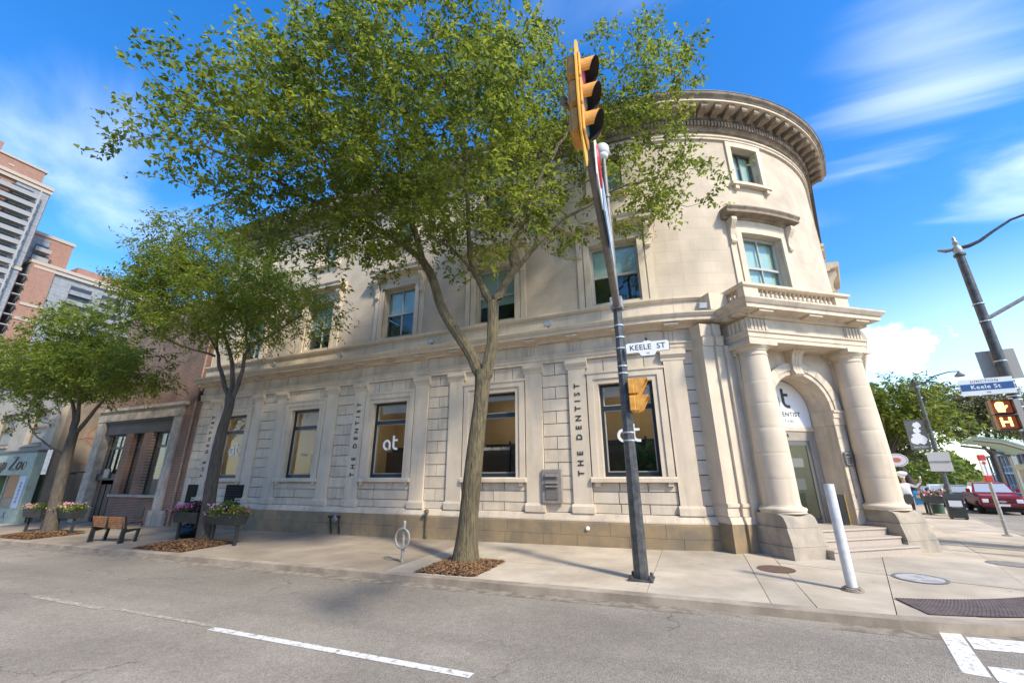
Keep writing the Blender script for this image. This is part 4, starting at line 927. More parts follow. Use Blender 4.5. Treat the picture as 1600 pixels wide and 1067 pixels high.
MB().box(-30.6,-28.6,yb+.12,yb+.3,1.62,1.95).build('door_canopy',M_black,bb); MB().cbox(-29.75,-29.25,yb+.02,yb+.12,1.72,2.2,.02).build('wall_lamp',M_grey,bb)
dr=MB().box(-30.3,-28.62,yb+.3,yb+.36,g0,1.62).build('door',mat('dark_brown_door',(.035,.026,.022),.5),bb)
for j in range(3): MB().box(-30.2+j*.55,-29.75+j*.55,yb+.285,yb+.299,-.2,1.4).build('door_panel',mat('dark_brown_door2',(.03,.022,.02),.5),dr)
MB().cbox(-28.95,-28.75,yb+.2,yb+.28,.15,.6,.02).build('door_ornament',M_white,dr)
MB().box(-26.0,-25.2,yb+.02,yb+.039,-.15,.35).build('wall_grille',M_darkframe,bb)
m=MB(); m.tube([(-31.05,yb-.2,2.05),(-31.05,yb-.75,2.0)],.03,8); m.lathe([(.22,0),(.05,.12)],(-31.05,yb-.75,1.9),12); m.build('gooseneck_lamp',M_black,bb)
# curtains / posters glimpsed inside
for i,(x,z,w,h,c) in enumerate(((-25.6,2.6,.5,.35,(.6,.62,.6)),(-25.2,1.9,.6,.2,(.55,.6,.62)),(-25.7,1.35,.45,.5,(.1,.35,.12)),(-29.5,3.5,.8,.4,(.3,.42,.33)),(-25.3,3.65,.7,.5,(.08,.33,.10)))):
    MB().box(x-w/2,x+w/2,yb+.5,yb+.52,z-h/2,z+h/2).build('shop_poster',mat('poster_%d'%i,c,.8),bb)
# ================================================================ SHOP WITH THE GREEN FRONT (far left)
M_stucco=mat('beige_stucco',(.36,.325,.265),.9,var=.14,vscale=2,bump=.15,streak=.25)
M_side=mat('brown_render',(.235,.19,.145),.92,var=.2,vscale=1.6,bump=.2,streak=.3)
M_green=mat('faded_green_paint',(.33,.40,.335),.75,col2=(.24,.31,.265),vscale=4)
sb=thing('shop_building','beige two-storey shop with pale green shopfront at the left edge','building',(-38,12,G(-38,12)),world=True)
yf=12.0; xr=-33.6
opsx=[(-37.0,-34.75),(-41.2,-38.9),(-45.2,-42.9)]
m=MB(); xs_=[xr]+[x for a,d_ in opsx for x in (d_,a)]+[-52]
for i in range(0,len(xs_)-1):
    a,d_=xs_[i+1],xs_[i]
    if i%2==0: m.box(a,d_,yf,yf+.3,3.3,7.6)
    else: m.box(a,d_,yf,yf+.3,3.3,3.62); m.box(a,d_,yf,yf+.3,5.62,7.6)
m.build('front_wall',M_stucco,sb)
MB().box(xr-.3,xr,yf+.3,28,g0,7.6).build('side_wall',M_side,sb); MB().box(-52,xr-.3,26,28,g0,7.6).build('rear_wall',M_side,sb)
MB().box(-52,xr+.12,yf-.2,28,7.6,7.85).build('roof',M_trim,sb)
for (a,d_) in opsx:
    t=shop_window(a+.12,d_-.12,3.7,4.6,5.62,sb,yf+.18,(),mat('brown_window_frame',(.20,.12,.085),.6))
    MB().box(a+.1,d_-.1,yf+.3,yf+.32,3.62,5.62).build('blind',mat('pale_blind',(.42,.47,.46),.8),t)
    MB().box(a-.1,d_+.1,yf-.10,yf+.2,3.5,3.619).build('sill',M_stucco,t)
MB().box(-52,xr-.1,yf-.35,yf-.02,1.95,3.12).build('fascia_board',M_green,sb); MB().box(-52,xr-.05,yf-.42,yf,3.121,3.25).build('fascia_cornice',mat('dark_green_trim',(.12,.13,.11),.7),sb)
MB().cbox(xr-1.15,xr-.02,yf-.40,yf-.01,g0,3.115,.02).build('corner_post',M_green,sb)
MB().box(xr-.95,xr-.25,yf-.43,yf-.405,.2,1.85).build('post_panel',mat('pale_blue_sign',(.45,.52,.58),.7),sb)
tm=text('BOARDS',.26,mat('sign_blue',(.16,.25,.42),.6),sb,basis((xr-.6,yf-.44,1.0),(0,0,1),(-1,0,0),(0,-1,0)),name='post_lettering',ext=.006,space=1.15)
text('Hopp Zoo',1.12,mat('rusty_letters',(.16,.12,.10),.7,var=.4,vscale=20),sb,basis((-37.1,yf-.37,2.5),(1,0,0),(0,0,1),(0,-1,0)),name='sign_lettering',ext=.05,shear=.3,off=-.03,space=1.12)
MB().box(-52,xr-1.15,yf-.1,yf,g0,.05).build('stall_riser',M_green,sb)
shop_window(-37.2,-34.78,.06,None,1.94,sb,yf-.1,(),M_green); shop_window(-44,-39.4,.06,None,1.94,sb,yf-.1,(),M_green)
MB().box(-39.3,-37.3,yf+.7,yf+.76,g0,1.9).build('door',mat('tan_door',(.30,.20,.11),.6),sb); MB().box(-45,-33.9,yf+1.5,yf+1.55,g0,1.95).build('shop_back',mat('shop_green_dark',(.10,.16,.08),.9),sb)
text('X',.5,M_letter,sb,basis((-36.0,yf-.105,-.25),(1,0,0),(0,0,1),(0,-1,0)),name='painted_mark',ext=.004)
# graffiti on the side wall
M_gr=mat('red_graffiti',(.42,.13,.08),.8)
for (y,z,r) in ((13.6,3.3,.75),(14.5,4.2,.8),(14.8,2.9,.55)):
    MB().tube([(xr+.008,y+r*math.cos(a*.24)*1.3,z+r*math.sin(a*.24)) for a in range(22)],.022,5,squash=1).build('graffiti',M_gr,sb)
# low infill front between the two shops
lf=thing('infill_shopfront','low shopfront with white painted sign squeezed between the beige and brick buildings','shopfront',(-32.5,14,G(-32,14)),world=True)
MB().box(xr+.02,-31.42,14.4,14.6,1.95,2.95).build('sign_board',mat('sign_cream',(.55,.53,.48),.8,col2=(.12,.11,.11),vscale=7,vrange=(.42,.5)),lf)
shop_window(xr+.05,-31.45,.0,None,1.93,lf,14.45); MB().box(xr+.02,-31.42,14.45,14.6,g0,-.01).build('stall_riser',M_trim,lf); MB().box(xr+.02,-31.42,15.6,15.65,g0,1.95).build('shop_back',mat('shop_green_dark',(.10,.16,.08),.9),lf)
# ================================================================ HIGH-RISE FLATS FAR LEFT
M_hb=brickmat('tower_brick',(.31,.165,.118),(.28,.148,.105),(.33,.22,.17),bw=1.2,bh=.4,mort=.03,axis='XY',bump=0,dirt=.12)
M_hg=brickmat('tower_grey_panels',(.245,.26,.275),(.205,.22,.235),(.33,.335,.34),bw=2.2,bh=1.0,mort=.05,axis='XY',bump=0,dirt=.15)
M_hc=mat('tower_band',(.42,.35,.28),.9); M_hw=mat('tower_window',(.035,.04,.045),.25); M_slabc=mat('balcony_concrete',(.34,.33,.31),.9,var=.1,vscale=.5); M_rail=mat('balcony_panel',(.27,.275,.275),.7)
FH=2.75
def flats(name,label,xf,y0_,y1_,top,wall_m,parts):
    t=thing(name,label,'apartment building',(xf-15,(y0_+y1_)/2,-2),world=True,group='high-rise flats beyond the shops')
    MB().box(xf-30,xf,y0_,y1_,-2.6,top).build('wall',wall_m,t)
    MB().box(xf-30.2,xf+.25,y0_-.2,y1_+.25,top+.001,top+.9).build('parapet',M_hc,t)
    return t
XF=-160
ta=flats('apartment_tower','tallest red brick tower with rows of balconies at the left edge',XF+6,-40,38.6,77,M_hb,0)
xa=XF+6
MB().box(xa+.01,xa+.3,32.2,38.4,-2,75.6).build('grey_bay',M_hg,ta); MB().box(xa-20,xa-1,-30,36.5,77.9,81.8).build('penthouse',M_hb,ta); MB().box(xa-20.3,xa-.7,-30.3,36.9,81.8,82.3).build('penthouse_coping',M_hc,ta); MB().box(xa-20,xa-4,-30,28.5,82.3,86.5).build('lift_housing',M_hb,ta)
MB().box(xa+.31,xa+.6,10,38.7,75.6,76.4).build('stone_band',M_hc,ta); MB().box(xa+.31,xa+.6,20,38.7,52.5,53.3).build('stone_band',M_hc,ta)
for k in range(21):
    z=75-(k+1)*FH
    if z<20: break
    for (ya,yb_) in ((24,36.2),):
        bl=MB().box(xa+.31,xa+2.0,ya,yb_,z,z+.22).build('balcony',M_slabc,ta); MB().box(xa+1.92,xa+1.99,ya,yb_,z+.22,z+1.15).build('balustrade_panel',M_rail,bl)
        MB().box(xa+.31,xa+.38,ya+7.5,ya+11.5,z+.25,z+2.3).build('window',M_hw,ta); MB().box(xa+.02,xa+.36,ya+1.0,ya+5.5,z+.25,z+2.3).build('window',M_hw,ta)
MB().box(xa+1.9,xa+2.1,36.2,36.5,20,75).build('balcony_pier',M_slabc,ta)
for k in range(2): MB().box(xa-.99,xa-.9,24+k*6,25.1+k*6,79.6,80.0).build('vent',M_hc,ta)
tb=flats('apartment_tower','brick tower with grey balcony stack stepping back behind the tallest tower',XF-2,39.0,48.8,67,M_hb,0)
xb_=XF-2
MB().box(xb_+.01,xb_+.3,39.4,44.0,-2,66.2).build('grey_bay',M_hg,tb)
for k in range(16):
    z=64.5-(k+1)*FH
    bl=MB().box(xb_+.31,xb_+2.0,41.2,44.4,z,z+.22).build('balcony',M_slabc,tb); MB().box(xb_+1.92,xb_+1.99,41.2,44.4,z+.22,z+1.15).build('balustrade_panel',M_rail,bl); MB().box(xb_+.31,xb_+.38,41.4,44.0,z+.3,z+2.4).build('window',M_hw,tb)
td=flats('apartment_block','lower grey panelled apartment block with recessed balconies behind the brick shop',XF+4,40.5,69,56.5,M_hg,0)
xd=XF+4
MB().box(xd+.02,xd+.5,40.6,45.2,-2,56.3).build('brick_bay',M_hb,td)
for z in (44.5,40.5): MB().box(xd+.51,xd+.7,41,45.3,z,z+.7).build('stone_band',M_hc,td)
MB().box(xd+.26,xd+.6,41,69.3,55.2,55.9).build('stone_band',M_hc,td)
MB().box(xd-20,xd-2,50,66,57.4,60).build('roof_plant',M_hb,td)
for k in range(10):
    z=52-(k)*FH
    for (ya,w) in ((49.2,4.6),(56.2,4.6),(63.2,4.8)):
        rc=MB().box(xd+.01,xd+.06,ya,ya+w,z,z+1.45).build('balcony_recess',M_hw,td); MB().box(xd+.07,xd+.9,ya-.1,ya+w+.1,z-1.25,z-.02).build('balcony_front',M_hg,rc)
    bl=MB().box(xd+.1,xd+1.5,36.9,40.4,z,z+.25).build('side_balcony',M_slabc,td)
# ================================================================ BUILDINGS ACROSS THE STREET (behind the camera, mirrored in the panes)
def across(x0,x1,h,m,label):
    t=thing('facing_building',label,'building',((x0+x1)/2,-15,ZR((x0+x1)/2,-15)),world=True,group='buildings mirrored in the ground-floor panes')
    MB().box(x0,x1,-28,-14,-2,h).build('wall',m,t); MB().box(x0-.1,x1+.1,-28,-13.8,h,h+.4).build('parapet',M_trim,t)
    n=max(2,int((x1-x0)/3.2)); w=(x1-x0)/n
    for k in range(n):
        for z in (4.4,7.6):
            if z+2>h: continue
            f=MB().box(x0+k*w+.7,x0+k*w+w-.7,-13.999,-13.95,z,z+1.8).build('window',M_trim,t); MB().box(x0+k*w+.8,x0+k*w+w-.8,-13.949,-13.93,z+.1,z+1.7).build('pane',M_hw,f)
        MB().box(x0+k*w+.3,x0+k*w+w-.3,-13.999,-13.95,.3,2.9).build('shop_window',M_hw,t)
    MB().box(x0+.1,x1-.1,-13.999,-13.8,3.0,3.8).build('fascia',M_sign,t)
across(-40,-24,8.5,M_brick,'brick shop terrace mirrored in the leftmost ground-floor panes'); across(-23.9,-10,9,M_stucco,'beige building mirrored in the middle ground-floor panes'); across(-9.9,4,8.5,M_stucco,'pale rendered building mirrored in the first ground-floor pane'); across(4.1,22,8.5,M_hbr0,'brick building mirrored in the entrance door glass')
# ================================================================ TREES
def leaf_mesh(name,P,D,N,ln,wd,mt,parent,fold=.25):
    """P bases, D directions, N normals (k,3); ln, wd (k,) -> one mesh of folded leaves, two triangles each"""
    k=len(P); D=D/np.linalg.norm(D,axis=1)[:,None]; S=np.cross(D,N); S/=np.linalg.norm(S,axis=1)[:,None]+1e-9; U=np.cross(S,D)
    V=np.empty((k,4,3)); L1=ln[:,None]; W1=wd[:,None]
    V[:,0]=P; V[:,1]=P+D*L1*.45+S*W1*.5+U*W1*fold; V[:,2]=P+D*L1-U*W1*.15; V[:,3]=P+D*L1*.45-S*W1*.5+U*W1*fold
    me=bpy.data.meshes.new(name); me.vertices.add(4*k); me.vertices.foreach_set('co',V.reshape(-1).astype(np.float32))
    I=np.arange(k)[:,None]*4; T=np.concatenate([I+[0,1,2],I+[0,2,3]],1).reshape(-1)
    me.loops.add(6*k); me.loops.foreach_set('vertex_index',T.astype(np.int32)); me.polygons.add(2*k); me.polygons.foreach_set('loop_start',np.arange(0,6*k,3,dtype=np.int32)); me.polygons.foreach_set('loop_total',np.full(2*k,3,dtype=np.int32))
    me.update(); me.validate(); return link(name,me,mt,parent)
def tree(name,label,base,trunk,tr,limbs,lobes,seed,nclus,leaf,bark,lmat,group,sprays=5,per=13,spl=.62,shell=.55,hole=.42,twig=.012,droop=.25,minz=-9,maxy=12.55,avoid=None):
    rg=np.random.default_rng(seed); t=thing(name,label,'tree',base,world=True,group=group)
    w=MB()
    def smooth(pts,rad,k=4):
        pts=[Vector(p) for p in pts]; o=[];r=[]
        for i in range(len(pts)-1):
            p0,p1,p2,p3=pts[max(i-1,0)],pts[i],pts[i+1],pts[min(i+2,len(pts)-1)]
            for j in range(k):
                u=j/k; o.append(.5*((2*p1)+(p2-p0)*u+(2*p0-5*p1+4*p2-p3)*u*u+(3*p1-p0-3*p2+p3)*u**3)); r.append(rad[i]*(1-u)+rad[i+1]*u)
        o.append(pts[-1]); r.append(rad[-1]); return o,r
    o,r=smooth(trunk,tr); 
    tk=MB(); tk.tube(o,[x*(1+.03*math.sin(7*i)) for i,x in enumerate(r)],14); tk.build('trunk',bark,t,smooth=True)
    nodes=[];nr=[]
    for pts,r0,r1 in limbs:
        n=len(pts); o,r=smooth(pts,[r0+(r1-r0)*(i/(n-1))**.8 for i in range(n)])
        o=[p+Vector(rg.normal(0,.02,3)) for p in o]
        MB().tube(o,r,9).build('limb',bark,t,smooth=True)
        for p,q in zip(o[2:],r[2:]): nodes.append(tuple(p)); nr.append(q)
    # clusters in the crown volume
    C=[]; tot=sum(l[1][0]*l[1][1]*l[1][2] for l in lobes)
    fr_=[rg.uniform(0,6.28,3) for _ in range(3)]
    def noise(p): return sum(math.sin(p[0]*a+f[0])*math.sin(p[1]*a+f[1])*math.sin(p[2]*a*1.2+f[2])*b for (a,b),f in zip(((.75,.6),(1.5,.45),(2.7,.3)),fr_))
    for c,rr in lobes:
        n=max(10,int(nclus*rr[0]*rr[1]*rr[2]/tot)+1); k=0; tries=0
        while k<n and tries<n*20:
            tries+=1; v=rg.normal(size=3); v/=np.linalg.norm(v); u=rg.uniform(shell**3,1)**(1/3)*rg.uniform(.93,1.07); p=np.array(c)+v*u*np.array(rr)
            if p[1]>maxy or p[2]<minz or (avoid and avoid(p)) or noise(p)<-hole*.35: continue
            C.append(p); k+=1
    C=np.array(C); nodes=np.array(nodes); nr=np.array(nr); root=np.array(trunk[-1])
    C=C[np.argsort(np.linalg.norm(C-root,axis=1))]
    NB=[]; tips=[]; tdir=[]
    cap=len(nodes)+len(C)*2; A_=np.zeros((cap,3)); A_[:len(nodes)]=nodes; B_=np.zeros(cap); B_[:len(nodes)]=nr; cnt=len(nodes)
    for p in C:
        d=np.linalg.norm(A_[:cnt]-p,axis=1)+.35*np.maximum(0,A_[:cnt,2]-p[2]); i=int(np.argmin(d)); q=A_[i]; L_=np.linalg.norm(p-q)
        if L_>3.2: continue
        r0=min(B_[i]*.7,.012+.012*L_); m=(p+q)/2+np.array([0,0,-.06*L_])+rg.normal(0,.07*L_,3)
        w.tube([q,m,p],[max(r0,twig*.8),max(r0*.75,twig*.65),twig*.45],5,cap=False)
        A_[cnt]=m;B_[cnt]=max(r0*.75,twig*.65);A_[cnt+1]=p;B_[cnt+1]=twig*.6;cnt+=2; tips.append(p); tdir.append((p-m)/np.linalg.norm(p-m))
    w.build('branches',bark,t,smooth=True,kind='stuff')
    tips=np.array(tips); tdir=np.array(tdir); k=len(tips)
    # sprays: thin shoots with leaves along them
    SD=np.repeat(tdir,sprays,0)*.7+rg.normal(0,.75,(k*sprays,3)); SD[:,2]-=droop*.5; SD/=np.linalg.norm(SD,axis=1)[:,None]; SP=np.repeat(tips,sprays,0)+rg.normal(0,.12,(k*sprays,3)); SL_=rg.uniform(.5,1.15,k*sprays)*spl
    u=np.tile(np.linspace(.05,1,per),k*sprays); P=np.repeat(SP,per,0)+np.repeat(SD*SL_[:,None],per,0)*u[:,None]; P[:,2]-=droop*.35*u**2*np.repeat(SL_,per)
    n=len(P); P+=rg.normal(0,.025,(n,3))
    side=np.where(np.arange(n)%2==0,1,-1)[:,None]; up=np.array([0,0,1.])+rg.normal(0,.35,(n,3)); Dr=np.repeat(SD,per,0); Sd=np.cross(Dr,up); Sd/=np.linalg.norm(Sd,axis=1)[:,None]+1e-9
    LD=Dr*.55+Sd*side*.8+rg.normal(0,.3,(n,3)); LD[:,2]-=droop
    ok=(P[:,1]<maxy+.2)&(P[:,2]>minz-.4)
    if avoid: ok&=~((P[:,0]>-2.0)&(P[:,1]<9.75))
    P,LD,up=P[ok],LD[ok],up[ok]; n=len(P)
    ln=leaf[0]*np.clip(rg.lognormal(-.08,.32,n),.45,1.7); leaf_mesh('crown',P,LD,up+rg.normal(0,.3,(n,3)),ln,ln*leaf[1],lmat,t)['kind']='stuff'
    return t
LM1=leafmat('elm_leaf',(.036,.072,.012),(.25,.30,.036),.55)
LM2=leafmat('locust_leaf',(.06,.105,.016),(.26,.31,.04),.52)
LM3=leafmat('street_leaf',(.06,.10,.016),(.25,.29,.045),.5)
LM4=leafmat('dry_leaf',(.09,.095,.03),(.24,.22,.08),.4)
T1=[(-5.46,9.96,-.32),(-5.44,9.96,0.1),(-5.39,9.96,.87),(-5.25,9.96,2.44),(-5.1,9.96,3.79),(-5.06,9.96,4.53)]
limbs1=[([(-5.06,9.96,4.2),(-5.37,9.95,4.87),(-6.3,9.8,6.45),(-6.83,9.6,7.82),(-7.08,9.5,8.2)],.185,.12),
 ([(-7.08,9.5,8.2),(-7.34,9.2,8.49),(-8.09,8.6,8.97),(-8.81,7.8,9.3),(-9.24,7.2,9.4),(-10.0,6.0,9.7),(-10.9,4.9,10.1)],.12,.03),
 ([(-6.95,9.55,8.0),(-7.32,9.2,9.39),(-7.47,9.1,9.94),(-7.51,8.6,11.46),(-7.6,8.0,13.0),(-7.8,7.6,14.2)],.11,.03),
 ([(-5.02,9.96,4.3),(-4.8,9.95,5.03),(-4.74,9.9,6.45),(-4.59,9.9,6.63)],.18,.14),
 ([(-4.74,9.9,6.3),(-5.15,9.7,7.28),(-5.41,9.6,7.97),(-5.33,9.3,9.21),(-5.24,8.9,10.91),(-5.07,8.2,13.4)],.13,.03),
 ([(-4.59,9.9,6.63),(-4.15,10,7.51),(-4.21,10,8.19),(-3.81,9.9,8.95),(-3.44,9.8,9.56),(-2.83,10.0,11.1),(-2.04,10.2,12.6),(-1.3,10.4,14.4)],.13,.03),
 ([(-4.15,10,7.4),(-3.41,10.1,8.2),(-2.84,10.1,8.71),(-2.09,10.2,9.1),(-1.03,10.4,9.6),(.1,10.6,9.8)],.085,.02),
 ([(-5.15,9.7,7.28),(-5.87,9.2,8.23),(-6.18,8.8,8.38),(-6.53,8,9.5)],.055,.02),
 ([(-7.4,9.1,9.8),(-8.2,7.6,10.4),(-8.6,6,10.8),(-8.9,4.8,10.6)],.06,.02),([(-5.3,8.9,10.9),(-5.0,7.4,11.7),(-4.6,6,12.2)],.05,.02)]
lobes1=[((-5.5,8.7,10.9),(4.6,3.4,3.6)),((-8.4,5.2,9.4),(2.5,2.3,2.4)),((-9.9,4.6,9.8),(2.0,1.8,1.8)),((-9.3,7.5,9.9),(3.0,2.6,2.2)),((-1.9,10.9,11.3),(3.2,1.7,2.9)),((-4.8,6.2,11.6),(3.8,2.6,2.6)),((-.1,10.9,9.6),(1.8,1.4,1.3)),((-.8,10.7,14.0),(2.7,1.7,2.6)),((-4.0,9.5,14.2),(2.6,2,2)),((-8,6.5,11.5),(3,2.5,2.4)),((-9.0,7.6,8.4),(2.3,2.0,1.1)),((-6.5,7.6,9.0),(2.2,1.8,1.0))]
tree('elm_tree','large leafy street tree with forked trunk in the middle of the pavement',(-5.46,9.96,-.27),T1,[.36,.29,.245,.215,.205,.22],limbs1,lobes1,11,1080,(.125,.54),M_bark,LM1,'street trees',sprays=6,per=12,spl=.68,shell=.4,hole=1.25,minz=7.0,avoid=lambda p:p[0]>-2.5 and p[1]<10.0)
limbs2=[([(-15.9,10.15,4.5),(-16.88,10.2,5.75),(-17.48,10.2,6.76),(-18.92,10,8.3),(-20.2,9.7,9.6)],.10,.02),([(-15.9,10.15,4.5),(-16.13,10.1,5.91),(-16.46,9.8,7.18),(-16.6,9.4,9.0),(-16.8,9.0,10.6)],.10,.02),([(-15.9,10.15,4.5),(-15.6,10.2,5.37),(-15.34,10.1,6.47),(-13.71,9.9,6.83),(-12.2,9.7,7.2)],.10,.02),([(-17.48,10.2,6.76),(-16.9,9.5,8.16),(-17.9,8.6,10.0)],.06,.02),([(-15.34,10.1,6.4),(-15.1,9.6,7.6),(-14.6,9.2,8.6)],.06,.02),([(-17.3,10.1,6.4),(-19,9.3,7.0),(-20.6,8.8,7.9)],.05,.02)]
lobes2=[((-16.4,9.4,8.5),(3.3,2.6,2.1)),((-18.6,9.0,9.0),(2.3,1.9,1.7)),((-13.9,9.5,7.7),(2.3,2.0,1.2)),((-19.8,8.7,8.6),(1.8,1.6,1.3)),((-17.6,8.6,10.4),(2.3,1.8,1.5)),((-11.9,9.8,7.2),(1.2,1.2,.8)),((-20.3,8.9,10.6),(1.3,1.2,.9))]
tree('locust_tree','slender feathery tree between two flower planters beside the stone building',(-15.7,10.15,-.38),[(-15.71,10.15,-.4),(-15.75,10.15,0),(-15.92,10.15,1.43),(-15.98,10.15,3.21),(-15.85,10.15,4.15),(-15.9,10.15,4.69)],[.30,.24,.20,.17,.155,.16],limbs2,lobes2,5,600,(.135,.36),M_bark2,LM2,'street trees',sprays=6,per=14,spl=.7,shell=.25,hole=1.1,droop=.3,minz=6.0)
limbs3=[([(-25.66,9.8,3.6),(-26.74,9.8,5.1),(-29.0,9.7,6.3),(-31.5,9.5,7.2)],.10,.02),([(-25.66,9.8,3.6),(-25.44,9.6,4.97),(-25.59,9.2,6.4),(-25.42,9.0,7.6)],.10,.02),([(-25.66,9.8,3.6),(-24.39,9.8,4.64),(-23.16,9.8,5.6),(-21.0,9.7,6.0)],.10,.02),([(-25.5,9.8,2.6),(-26.6,9.5,3.1),(-27.6,9.2,3.7),(-28.4,9.0,4.6)],.06,.02)]
lobes3=[((-26.3,9.3,6.7),(3.6,2.5,1.5)),((-29.8,9.2,6.9),(2.6,2.0,1.3)),((-22.6,9.5,6.2),(2.1,1.9,1.0)),((-25.2,8.8,8.0),(2.3,1.8,1.1)),((-28.2,8.9,4.7),(.7,.7,.6)),((-31.8,9.2,6.6),(1.6,1.5,1.0))]
tree('locust_tree','small spreading tree between planters in front of the green shopfront',(-25.15,9.8,-.5),[(-25.15,9.8,-.55),(-25.17,9.8,-.1),(-25.43,9.8,1.13),(-25.66,9.8,3.01),(-25.66,9.8,3.8)],[.30,.25,.215,.18,.17],limbs3,lobes3,8,540,(.15,.40),M_bark2,LM2,'street trees',sprays=6,per=13,spl=.7,shell=.2,hole=1.0,droop=.3,minz=4.0)
# ---------------------------------------------------------------- mulch beds
M_chip=mat('wood_chips',(.30,.165,.075),.9,col2=(.15,.08,.04),vscale=40); M_soil=mat('mulch_bed',(.15,.085,.045),.95,col2=(.09,.055,.03),vscale=25,bump=.5,bscale=50)
def mulch(x0,x1,y0,y1,label,seed,h=.09,skew=0):
    rg=np.random.default_rng(seed); t=thing('mulch_bed',label,'mulch',((x0+x1)/2,(y0+y1)/2,G((x0+x1)/2,(y0+y1)/2)),world=True,group='mulch beds round the street trees')
    nx=ny=12
    zf=lambda u,v,x,y:G(x,y)+.012+h*max(0,(1-(2*u-1)**2))**.7*max(0,(1-(2*v-1)**2))**.7
    XY=lambda u,v:(x0+(x1-x0)*u+skew*(v-.5),y0+(y1-y0)*v)
    b=MB(); n=nx+1
    for j in range(ny+1):
        for i in range(n): x,y=XY(i/nx,j/ny); b.v.append((x,y,zf(i/nx,j/ny,x,y)))
    b.f=[(j*n+i,j*n+i+1,(j+1)*n+i+1,(j+1)*n+i) for j in range(ny) for i in range(nx)]
    b.build('soil',M_soil,t)
    K=int(900*(x1-x0)*(y1-y0)); c=MB()
    for _ in range(K):
        u,v=rg.uniform(-.01,1.01,2); x,y=XY(u,v); z=zf(min(max(u,0),1),min(max(v,0),1),x,y)+.008; a=rg.uniform(0,6.28); l=rg.uniform(.025,.07); w_=rg.uniform(.01,.022); tl=rg.uniform(-.02,.025)
        dx,dy=math.cos(a)*l,math.sin(a)*l; px,py=-math.sin(a)*w_,math.cos(a)*w_
        c.v+=[(x-dx-px,y-dy-py,z-tl),(x+dx-px,y+dy-py,z+tl),(x+dx+px,y+dy+py,z+tl+.006),(x-dx+px,y-dy+py,z-tl+.004)]; k=len(c.v); c.f.append((k-4,k-3,k-2,k-1))
    c.build('wood_chips',M_chip,t,kind='stuff',recalc=False)
mulch(-6.05,-4.55,8.72,10.3,'orange wood chip bed round the large middle tree',1,.05)
mulch(-17.0,-14.5,8.75,10.45,'mounded wood chip bed under the planters by the stone building',2,.14)
mulch(-26.8,-23.9,8.75,10.45,'wood chip bed under the planters near the green shopfront',3,.12)
# ---------------------------------------------------------------- planters with flowers
M_pl=mat('planter_black',(.03,.032,.032),.55,var=.2)
FLM={'pink':mat('petal_pink',(.62,.12,.34),.6),'rose':mat('petal_rose',(.70,.36,.42),.6),'white':mat('petal_white',(.75,.68,.66),.6),'dark':leafmat('dark_foliage',(.03,.02,.03),(.09,.04,.06),.2),'lime':leafmat('lime_foliage',(.10,.15,.012),(.26,.33,.04),.35),'green':leafmat('green_foliage',(.03,.07,.012),(.10,.17,.03),.3),'tan':mat('petal_tan',(.55,.36,.26),.7)}
def planter(x0,x1,yc,label,flabel,mix,seed,h=.98,w=.26):
    gz=G((x0+x1)/2,yc); cx=(x0+x1)/2; hl=(x1-x0)/2
    t=thing('planter',label,'planter',(cx,yc,gz),world=True,group='raised trough planters on legs')
    b=MB(); z0_,z1_=gz+h-.36,gz+h
    P=lambda s,z,e:[(cx-hl*s,yc-w*e,z),(cx+hl*s,yc-w*e,z),(cx+hl*s,yc+w*e,z),(cx-hl*s,yc+w*e,z)]
    b.add(P(.9,z0_,.75)+P(1,z1_,1)+P(.95,z1_,.85)+P(.95,z1_-.06,.85),[(0,3,2,1),(0,1,5,4),(1,2,6,5),(2,3,7,6),(3,0,4,7),(4,5,9,8),(5,6,10,9),(6,7,11,10),(7,4,8,11),(8,9,13,12),(9,10,14,13),(10,11,15,14),(11,8,12,15)])
    b.add(P(.95,z1_-.055,.85),[(0,1,2,3)]); b.build('trough',M_pl,t)
    for sx in (-.78,.78): MB().cbox(cx+hl*sx-.045,cx+hl*sx+.045,yc-.045,yc+.045,gz-.2,z0_+.02,.006).build('leg',M_pl,t)
    f=thing('flowers',flabel,'flowers',(cx,yc,z1_-.05),world=True,group='flowers in the raised planters'); rg=np.random.default_rng(seed)
    def foliage(m,n,ln,xa,xb,zl,zh,name):
        P_=np.stack([rg.uniform(cx-hl*.98+2*hl*xa*.98,cx-hl*.98+2*hl*xb*.98,n),yc+rg.normal(0,w*.6,n),z1_+rg.uniform(zl,zh,n)],1)
        P_[:,2]-=np.abs(P_[:,1]-yc)*.25
        D=rg.normal(0,1,(n,3)); D[:,2]=np.abs(D[:,2])*.6; leaf_mesh(name,P_,D,rg.normal(0,.6,(n,3))+[0,0,1],ln*rg.uniform(.7,1.3,n),ln*rg.uniform(.45,.7,n),m,f)['kind']='stuff'
    def blooms(m,n,xa,xb,zl,zh,name,r=.034):
        b_=MB()
        for _ in range(n):
            c=Vector((rg.uniform(cx-hl+2*hl*xa,cx-hl+2*hl*xb),yc+rg.normal(0,w*.7),z1_+rg.uniform(zl,zh))); nn=Vector(rg.normal(0,.6,3))+Vector((0,-.6,.6)); nn.normalize(); a=nn.orthogonal().normalized(); d=nn.cross(a); k=len(b_.v); b_.v.append(tuple(c-nn*.01))
            q=r*rg.uniform(.7,1.3)
            for j in range(10): an=j*math.pi/5; rr=q*(1 if j%2==0 else .55); b_.v.append(tuple(c+a*rr*math.cos(an)+d*rr*math.sin(an)+nn*.012))
            b_.f+=[(k,k+1+j,k+1+(j+1)%10) for j in range(10)]
        b_.build(name,m,f,kind='stuff',recalc=False)
    for kind,what,n,xa,xb,zl,zh in mix:
        if what=='leaf': foliage(FLM[kind],n,.10,xa,xb,zl,zh,kind+'_leaves')
        else: blooms(FLM[kind],n,xa,xb,zl,zh,kind+'_blooms')
